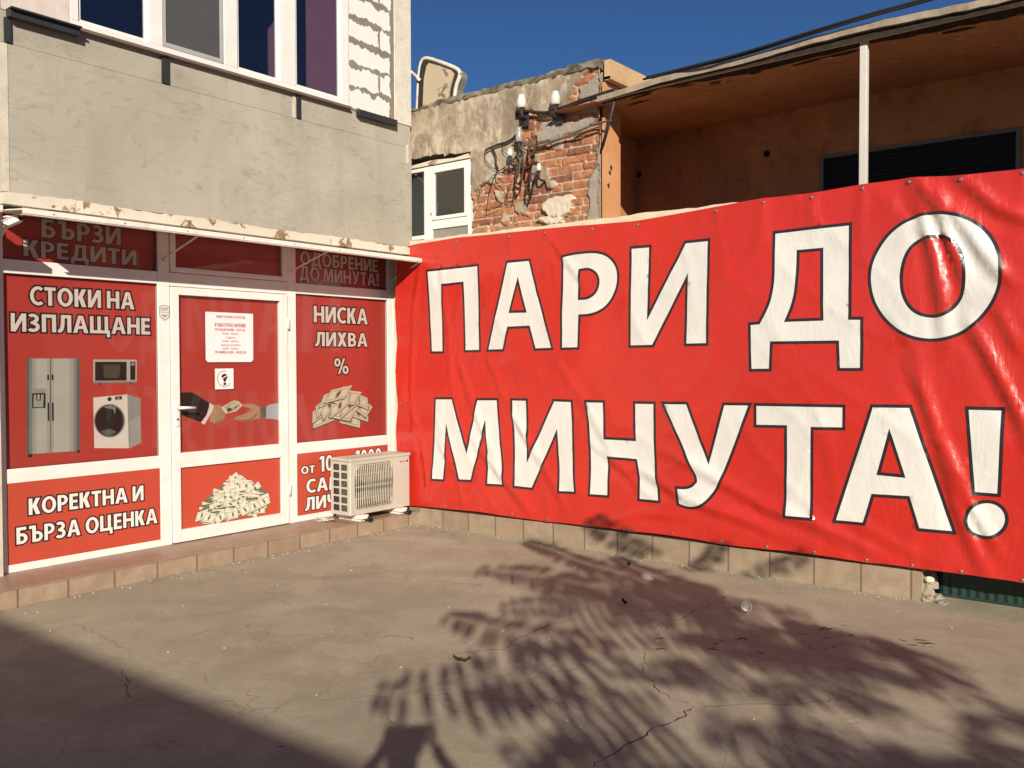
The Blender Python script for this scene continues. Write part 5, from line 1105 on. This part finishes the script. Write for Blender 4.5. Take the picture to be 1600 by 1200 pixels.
for _ in range(260):
    u = rnd.random()
    if u < .35: p = (-.02-abs(rnd.gauss(0, .05)), -.2-rnd.random()*5.0)
    elif u < .6: p = (-3.6+rnd.random()*3.5, -.49-abs(rnd.gauss(0, .06)))
    else: p = (-4.2+rnd.random()*4.2, -.6-rnd.random()*5)
    lump(b, (p[0], p[1], .002), rnd.uniform(.003, .010), 1, .6, .5, rnd.random()*9)
tag(b.build('grit', mat('grit_pale', (.44, .38, .30), .9, var=.3, scale=50)), None, kind='stuff')
o = bpy.data.objects['grit']; o['label'] = 'pale grit and crumbs scattered over the yard concrete'
b = MB()
V0 = lambda px_, py_, z: onz(px_, py_, z)
b.prism([onz(x, y, .003) for x, y in ((1000, 897), (1012, 897), (1022, 905), (1016, 908), (1004, 904))], (0, 0, .001)); b.build('paper_scrap', mat('scrap_paper', (.42, .39, .35), .8))
tag(bpy.data.objects['paper_scrap'], 'pale paper scrap on the concrete near the plinth', 'paper scrap')

# ------------------------------------------------------------------ tree behind the viewer whose fronds shade the yard
SL = Vector((SUN.x/-SUN.z, SUN.y/-SUN.z, 0))
def lift(p, z): return Vector((p.x, p.y, 0))-SL*z+Vector((0, 0, z))
tree = thing('tree', 'tall feathery leaved tree standing behind the viewer', 'tree', (-10.1, -13.6, 0))
lv = MB(); st_ = lv; rnd = random.Random(77)
def leaflet(c, d, nrm, L, W):
    s = d.cross(nrm).normalized(); dr = Vector((0, 0, -L*.18))
    pts = [c, c+d*L*.25+s*W*.8, c+d*L*.6+s*W*.75+dr*.5, c+d*L+dr, c+d*L*.6-s*W*.75+dr*.5, c+d*L*.25-s*W*.8]
    lv.b.faces.new([lv.b.verts.new(p) for p in pts])
def frond(P, L=.15, W=.024, step=.078, up=None, side=1.0):
    P = spline(P, 6); acc = 0; tot = sum((c-a).length for a, c in zip(P, P[1:])); pos = 0
    nrm = up or Vector((rnd.gauss(0, .25), rnd.gauss(0, .25), 1)).normalized()
    st_.i = 1; st_.tube(P, .006, 4, r1=.003); k = 0
    for a, c in zip(P, P[1:]):
        seg = (c-a).length; d = (c-a).normalized()
        while acc < seg:
            p = a+d*acc; f = (pos+acc)/tot; l = L*(.55+.6*math.sin(math.pi*min(1, .25+.75*f)) if f < .97 else .6)*rnd.uniform(.85, 1.15)
            sd = d.cross(nrm).normalized()
            for s_ in (-1, 1):
                if rnd.random() < .06: continue
                q = (sd*s_*(side if s_ > 0 else 1)+d*-.18+Vector((rnd.gauss(0, .08), rnd.gauss(0, .08), rnd.gauss(-.1, .12)))).normalized()
                leaflet(p, q, nrm, l, W*rnd.uniform(.9, 1.2))
            acc += step*rnd.uniform(.85, 1.15)
        acc -= seg; pos += seg
    return
def gfrond(pxs, z0, z1, **k):
    n = len(pxs)-1; frond([lift(onz(x, y), z1+(z0-z1)*(i/n)**.8) for i, (x, y) in enumerate(pxs)][::-1], **k)
UPS = (-SUN+Vector((0, 0, .35))).normalized()
# (pixels run from the tip of the shadow to its base)
gfrond([(590, 1083), (640, 1080), (700, 1068), (770, 1054), (850, 1040), (930, 1010)], 2.66, 2.40, up=UPS, L=.21, W=.026, step=.10)
gfrond([(640, 1075), (720, 1068), (820, 1050), (900, 1040), (960, 1020)], 2.59, 2.43, up=UPS, L=.22, W=.026, step=.11)
gfrond([(700, 1118), (735, 1105), (790, 1085), (850, 1060)], 2.53, 2.43, up=UPS, L=.15)
gfrond([(700, 962), (740, 972), (790, 985), (850, 996), (900, 1000)], 2.66, 2.50, up=UPS, L=.17)
gfrond([(742, 888), (790, 892), (850, 899), (920, 915)], 2.85, 2.62, up=UPS, L=.18)
gfrond([(815, 845), (860, 858), (910, 878), (990, 900)], 2.85, 2.62, up=UPS, L=.16)
gfrond([(782, 948), (830, 945), (900, 948), (1000, 952)], 2.72, 2.56, up=UPS, L=.15)
gfrond([(840, 930), (900, 935), (980, 940), (1060, 950)], 2.72, 2.56, up=UPS, L=.18)
gfrond([(850, 905), (930, 915), (1020, 925), (1100, 940)], 2.78, 2.62, up=UPS, L=.18)
gfrond([(960, 870), (1000, 890), (1060, 912), (1120, 930)], 2.78, 2.62, up=UPS, L=.17)
gfrond([(880, 1000), (950, 990), (1020, 985), (1100, 990)], 2.66, 2.56, up=UPS, L=.15)
gfrond([(790, 1195), (840, 1160), (900, 1130), (980, 1100)], 2.53, 2.43, up=UPS, L=.16)
gfrond([(820, 1230), (880, 1180), (950, 1140), (1040, 1110)], 2.53, 2.43, up=UPS, L=.17)
# shadows that climb the plinth and the lower banner
def wfrond(pts, s0, **k):
    s0 *= .68
    n = len(pts)-1; frond([onx(x, y, 0)-SUN*(s0+.25*i) for i, (x, y) in enumerate(pts)], **k)
wfrond([(925, 812), (950, 832), (985, 850), (1030, 870)][::1], 9.2, up=UPS, L=.10)
wfrond([(1120, 852), (1110, 872), (1090, 885), (1060, 895)], 9.2, up=UPS, L=.08)
wfrond([(1250, 868), (1225, 880), (1195, 888), (1150, 905)], 9.2, up=UPS, L=.08)
# the crown proper
CORE = [(930, 925), (1000, 905), (1110, 900), (1150, 890), (1215, 925), (1300, 975), (1400, 1005), (1490, 1035), (1580, 1085), (1720, 1140), (1750, 1420), (760, 1420), (800, 1210), (900, 1125), (985, 1100), (985, 1060), (905, 1055), (960, 1005), (1000, 960)]
CORE_G = [tuple(onz(*p)[:2]) for p in CORE]
LIT = [(1010, 1035, 26), (1000, 1010, 20), (1045, 975, 26), (1145, 925, 22), (1250, 910, 30), (1320, 950, 34), (975, 1010, 18), (935, 1020, 16), (905, 990, 20), (1130, 1095, 34), (1175, 1040, 22), (1230, 1055, 18), (1130, 1060, 26), (1150, 1120, 28), (1070, 1140, 22), (1090, 1165, 24), (1050, 1180, 26), (1120, 1180, 20), (1360, 1025, 24), (1400, 1080, 22), (1450, 1105, 20), (1290, 1110, 22), (1360, 1140, 24), (1420, 1160, 22), (1480, 1145, 18), (1215, 1130, 16), (1560, 1090, 20), (985, 1120, 26), (900, 1165, 30), (960, 1165, 18), (1168, 952, 22), (1500, 1170, 22), (1545, 1140, 20), (1300, 1170, 22), (1200, 1180, 20), (1240, 1000, 18), (1060, 1010, 18), (1190, 975, 16), (1265, 965, 16), (1345, 1060, 18), (1480, 1085, 20), (1110, 985, 16), (1210, 940, 14)]
LG_ = [(onz(x, y), r) for x, y, r in LIT]
litm = []
for v_, r in LG_:
    d = (v_-CAM).length; litm.append((v_, r*d/FPX*1.05))
ctr = Vector((-1.6, -5.7, 0)); cnt = 0; tries = 0
rndc = random.Random(5)
while cnt < 112 and tries < 9000:
    tries += 1
    p = Vector((rndc.uniform(-4.0, .4), rndc.uniform(-8.0, -2.6), 0))
    if not pip(np.array([[p.x, p.y]]), CORE_G)[0]: continue
    dr = (p-ctr); dr = dr.normalized() if dr.length > .1 else Vector((1, 0, 0))
    dr = (dr+Vector((rndc.gauss(0, .5), rndc.gauss(0, .5), 0))).normalized(); L = rndc.uniform(.45, .8); q = p-dr*L
    bad = False
    for v_, r in litm:
        for f in (0, .25, .5, .75, 1):
            m_ = p.lerp(q, f)
            if (m_-Vector((v_.x, v_.y, 0))).length < r*.8+.03: bad = True
    if bad: continue
    if not pip(np.array([[q.x, q.y]]), CORE_G)[0]: continue
    z = rndc.uniform(2.3, 3.0); cnt += 1
    P = [lift(q, z+.08), lift(q.lerp(p, .5), z+.12), lift(p, z)]
    frond(P, L=rndc.uniform(.09, .135), W=.020, step=.068, up=(UPS*.6+Vector((rndc.gauss(0, .3), rndc.gauss(0, .3), .5))).normalized())
cen = lift(ctr, 3.9)
for _ in range(120):            # the rest of the crown, above and behind
    a = rndc.uniform(0, 6.28); r = rndc.uniform(.3, 1.7); z = rndc.uniform(4.2, 5.4)
    q = Vector((-12.4+r*math.cos(a)*.7, -16.3+r*math.sin(a)*.7, z)); d = Vector((math.cos(a), math.sin(a), rndc.uniform(-.3, .3))); L = rndc.uniform(.5, .8)
    frond([q, q+d*L*.5+Vector((0, 0, .08)), q+d*L], L=.11, W=.026, step=.07)
M_LEAF = NB('leaf_green'); M_LEAF.base(M_LEAF.mix(M_LEAF.ramp(M_LEAF.noise(3), [(.3, 0.0), (.7, 1.0)]), (.035, .07, .018), (.07, .11, .03))); M_LEAF = M_LEAF.done(.6, .3)
lv.build('crown', [M_LEAF, mat('stalk', (.09, .08, .03), .7)], tree)
M_BARK = mat('bark', (.12, .09, .065), .95, .1, var=.3, scale=12, bump=.8)
b = MB(); b.tube(spline([Vector((-10.1, -13.6, -.05)), Vector((-10.05, -13.55, 1.2)), Vector((-9.9, -13.45, 2.6)), Vector((-9.7, -13.3, 3.3))]), .14, 12, r1=.09)
for e_ in ((-7.0, -11.0, 2.5), (-6.6, -10.6, 2.5), (-8.0, -9.4, 2.6), (-8.2, -12.9, 3.0), (-12.2, -15.8, 4.6), (-12.6, -16.4, 5.0)):
    s_ = Vector((-9.75, -13.35, 2.9)); e_ = Vector(e_); b.tube(spline([s_, s_.lerp(e_, .5)+Vector((0, 0, .25)), e_]), .05, 8, r1=.012)
b.build('trunk', M_BARK, tree)

# ------------------------------------------------------------------ buildings on the other sides of the yard
M_STUCCO = mat('pale_stucco', (.44, .39, .31), .9, .2, var=.15, bump=.3, dirt=((.28, .24, .19), .5))
M_PANEV = mat('dark_window', (.03, .035, .04), .08, .5)
def block(name, label, lo, hi, facing, cols, rows, m):
    t = thing(name, label, 'building', ((lo[0]+hi[0])/2, (lo[1]+hi[1])/2, 0))
    boxpart('wall', lo, hi, m, t); b = MB(); b.box((lo[0]-.05, lo[1]-.05, hi[2]), (hi[0]+.05, hi[1]+.05, hi[2]+.12), .02); b.build('roof', M_MORTAR, t)
    for i in range(cols):
        for j in range(rows):
            if facing == 'y': L = (hi[0]-lo[0])/cols; x = lo[0]+L*(i+.5); z = 1.0+j*2.9; a = ((x-.7, hi[1]-.02, z), (x+.7, hi[1]+.03, z+1.4)); c = ((x-.62, hi[1]+.005, z+.08), (x+.62, hi[1]+.036, z+1.32))
            else: L = (hi[1]-lo[1])/cols; y = lo[1]+L*(i+.5); z = 1.0+j*2.9; a = ((hi[0]-.02, y-.7, z), (hi[0]+.03, y+.7, z+1.4)); c = ((hi[0]+.005, y-.62, z+.08), (hi[0]+.036, y+.62, z+1.32))
            f = boxpart('window', *a, M_WHITE, t); boxpart('glass_pane', *c, M_PANEV, f)
    return t
E_ = -4.03
block('neighbour_house', 'low pale neighbour house behind the viewer that shades the left of the yard', (-19, -17, 0), (E_-SL.x*4.0, -6.75, 3.88), 'x', 4, 1, M_STUCCO)
block('reflection_house', 'long two storey pale house added across the street for the shop glass to reflect', (-4, -32, 0), (24, -25, 6.2), 'y', 8, 2, mat('street_stucco', (.50, .43, .33), .9, .2, var=.12))  # unseen house, added to give the shop glass something to reflect

# ------------------------------------------------------------------ the photographer, standing behind the lens
FW = Vector((math.cos(YAW), math.sin(YAW), 0)); RT = Vector((FW.y, -FW.x, 0))
def B(f, r, z): return Vector((CAM.x, CAM.y, 0))+FW*f+RT*r+Vector((0, 0, z))
def skin(name, chains, m, parent=None, lvl=2, root=0):
    """chains of (point, radius); the first point of a later chain may repeat an earlier point to join it"""
    V, R, E = [], [], []
    def idx(p, r):
        for k, q in enumerate(V):
            if (q-p).length < 1e-5: return k
        V.append(p); R.append(r); return len(V)-1
    for c in chains:
        ids = [idx(p, r) for p, r in c]; E += list(zip(ids, ids[1:]))
    me = bpy.data.meshes.new(name); me.from_pydata(V, E, []); o = link(name, me, parent)
    md = o.modifiers.new('skin', 'SKIN'); md.use_smooth_shade = True
    if not me.skin_vertices: 
        pass
    for k, r in enumerate(R):
        s = me.skin_vertices[0].data[k]; s.radius = r if isinstance(r, tuple) else (r, r); s.use_root = (k == root)
    sd = o.modifiers.new('smooth', 'SUBSURF'); sd.levels = lvl; sd.render_levels = lvl
    me.materials.append(m); return o
def skin_mesh(*a, **k):
    o = skin(*a, **k); bpy.context.view_layer.update()
    dg = bpy.context.evaluated_depsgraph_get(); ev = o.evaluated_get(dg); me = bpy.data.meshes.new_from_object(ev)
    o.modifiers.clear(); o.data = me; me.polygons.foreach_set('use_smooth', [True]*len(me.polygons)); return o
try:
    per = thing('person', 'person in a dark shirt and jeans holding a phone up in both hands', 'person', tuple(B(-.36, 0, 0)))
    M_SKIN = mat('skin', (.48, .29, .20), .55, .4, var=.06); M_SHIRT = mat('shirt', (.04, .045, .06), .85, var=.1); M_JEANS = mat('jeans', (.035, .055, .10), .9, var=.15); M_HAIR = mat('hair', (.025, .017, .012), .6); M_SHOE = mat('shoe', (.03, .03, .03), .6)
    b0 = -.36
    hip, waist, chest, neckb, neck, chin, head, top = B(b0, 0, .97), B(b0-.01, 0, 1.15), B(b0, 0, 1.37), B(b0, 0, 1.51), B(b0+.01, 0, 1.58), B(b0+.035, 0, 1.635), B(b0+.03, 0, 1.715), B(b0+.02, 0, 1.785)
    torso = [(hip, (.15, .11)), (waist, (.135, .10)), (chest, (.165, .12)), (neckb, (.085, .075)), (neck, (.055, .058)), (chin, (.062, .075)), (head, (.078, .096)), (top, (.062, .080))]
    ch = [torso]
    arms = {}
    for s in (-1, 1):
        sh_, el, wr = B(b0, .205*s, 1.48), B(b0+.10, .36*s, 1.34), B(-.05, .125*s, 1.55); arms[s] = (sh_, el, wr)
        ch.append([(chest, 0), (sh_, .062), (sh_.lerp(el, .5), .048), (el, .041), (el.lerp(wr, .35), .040), (wr, .026), (B(-.03, .108*s, 1.595), (.034, .018))])
        hp = B(b0, .095*s, .90); kn = B(b0+.02, .11*s, .49); an = B(b0-.01, .12*s, .09)
        ch.append([(hip, 0), (hp, .088), (hp.lerp(kn, .5), .074), (kn, .055), (kn.lerp(an, .35), .054), (an, .036), (B(b0+.08, .13*s, .045), (.042, .03)), (B(b0+.17, .14*s, .03), (.04, .022))])
    body = skin_mesh('body', ch, M_SKIN, per)
    hb = body
    for s in (-1, 1):                                    # fingers closed round the phone, thumb on its back
        for k in range(4):
            z = 1.665-.019*k; L_ = (.026, .030, .028, .022)[k]
            skin_mesh('finger', [[(B(-.032, .108*s, 1.60+.004*(3-k)), .010), (B(-.018, .100*s, z-.004), .0095), (B(-.004+.0, (.092-.002*k)*s, z), .0085), (B(.000, (.088-L_)*s*1.0, z+.001), .007)]] if False else [[(B(-.034, .112*s, 1.605+.012*(3-k)*.5), .0095), (B(-.020, .104*s, z), .009), (B(-.007, .094*s, z+.001), .008), (B(-.006, (.094-L_)*s, z+.002), .007)]], M_SKIN, body, 1)
        skin_mesh('thumb', [[(B(-.034, .105*s, 1.59), .012), (B(-.040, .085*s, 1.60), .011), (B(-.032, .066*s, 1.605), .010), (B(-.028, .050*s, 1.608), .008)]], M_SKIN, body, 1)
    sh_ch = [[(hip+Vector((0, 0, .02)), (.165, .125)), (waist, (.150, .115)), (chest, (.180, .135)), (neckb-Vector((0, 0, .02)), (.098, .088))]]
    for s in (-1, 1): a, e_, w_ = arms[s]; sh_ch.append([(chest, 0), (a, .078), (a.lerp(e_, .5), .064), (e_, .056), (e_.lerp(w_, .75), .045)])
    skin_mesh('shirt', sh_ch, M_SHIRT, per)
    tr_ch = [[(hip+Vector((0, 0, .04)), (.160, .120)), (hip, (.158, .120))]]
    for s in (-1, 1):
        hp = B(b0, .095*s, .90); kn = B(b0+.02, .11*s, .49); an = B(b0-.01, .12*s, .11); tr_ch.append([(hip, 0), (hp, .100), (hp.lerp(kn, .5), .086), (kn, .068), (kn.lerp(an, .4), .064), (an, .056)])
    skin_mesh('trousers', tr_ch, M_JEANS, per)
    for s in (-1, 1): skin_mesh('shoe', [[(B(b0-.05, .12*s, .05), (.045, .045)), (B(b0+.02, .122*s, .055), (.048, .05)), (B(b0+.12, .132*s, .038), (.047, .034)), (B(b0+.20, .14*s, .032), (.038, .026))]], M_SHOE, per)
    skin_mesh('hair', [[(B(b0-.03, 0, 1.675), (.085, .060)), (B(b0-.025, 0, 1.745), (.096, .088)), (B(b0-.005, 0, 1.805), (.080, .088))]], M_HAIR, per)
    skin_mesh('nose', [[(B(b0+.115, 0, 1.72), .009), (B(b0+.135, 0, 1.69), .013), (B(b0+.118, 0, 1.683), .010)]], M_SKIN, body, 1)
    for s in (-1, 1):
        b = MB(); lump(b, B(b0+.108, .033*s, 1.72), .013, 2, 1, 0, 0); b.build('eye', M_PW, per)
        skin_mesh('ear', [[(B(b0+.02, .080*s, 1.735), .014), (B(b0+.012, .086*s, 1.71), .013), (B(b0+.02, .080*s, 1.685), .010)]], M_SKIN, body, 1)
    b = MB(); b.tube([B(b0+.112, -.022, 1.652), B(b0+.120, 0, 1.651), B(b0+.112, .022, 1.652)], .005, 6); b.build('mouth', mat('lip', (.36, .14, .11), .5), per)
    ph = thing('phone', 'thin dark phone held sideways in the hands of the person', 'phone', tuple(B(-.016, 0, CAM.z)))
    b = MB(); M3 = Matrix((RT, FW, Vector((0, 0, 1)))).transposed(); b.obox(B(-.018, 0, 1.632), (.158, .0085, .078), M3, .003); b.build('phone_body', mat('phone_dark', (.02, .02, .022), .25, .5), ph)
    b = MB(); b.obox(B(-.0225, 0, 1.632), (.148, .001, .070), M3); b.build('screen', M_PANEV, ph)
except Exception as ex:
    print('PERSON FAILED', ex); raise
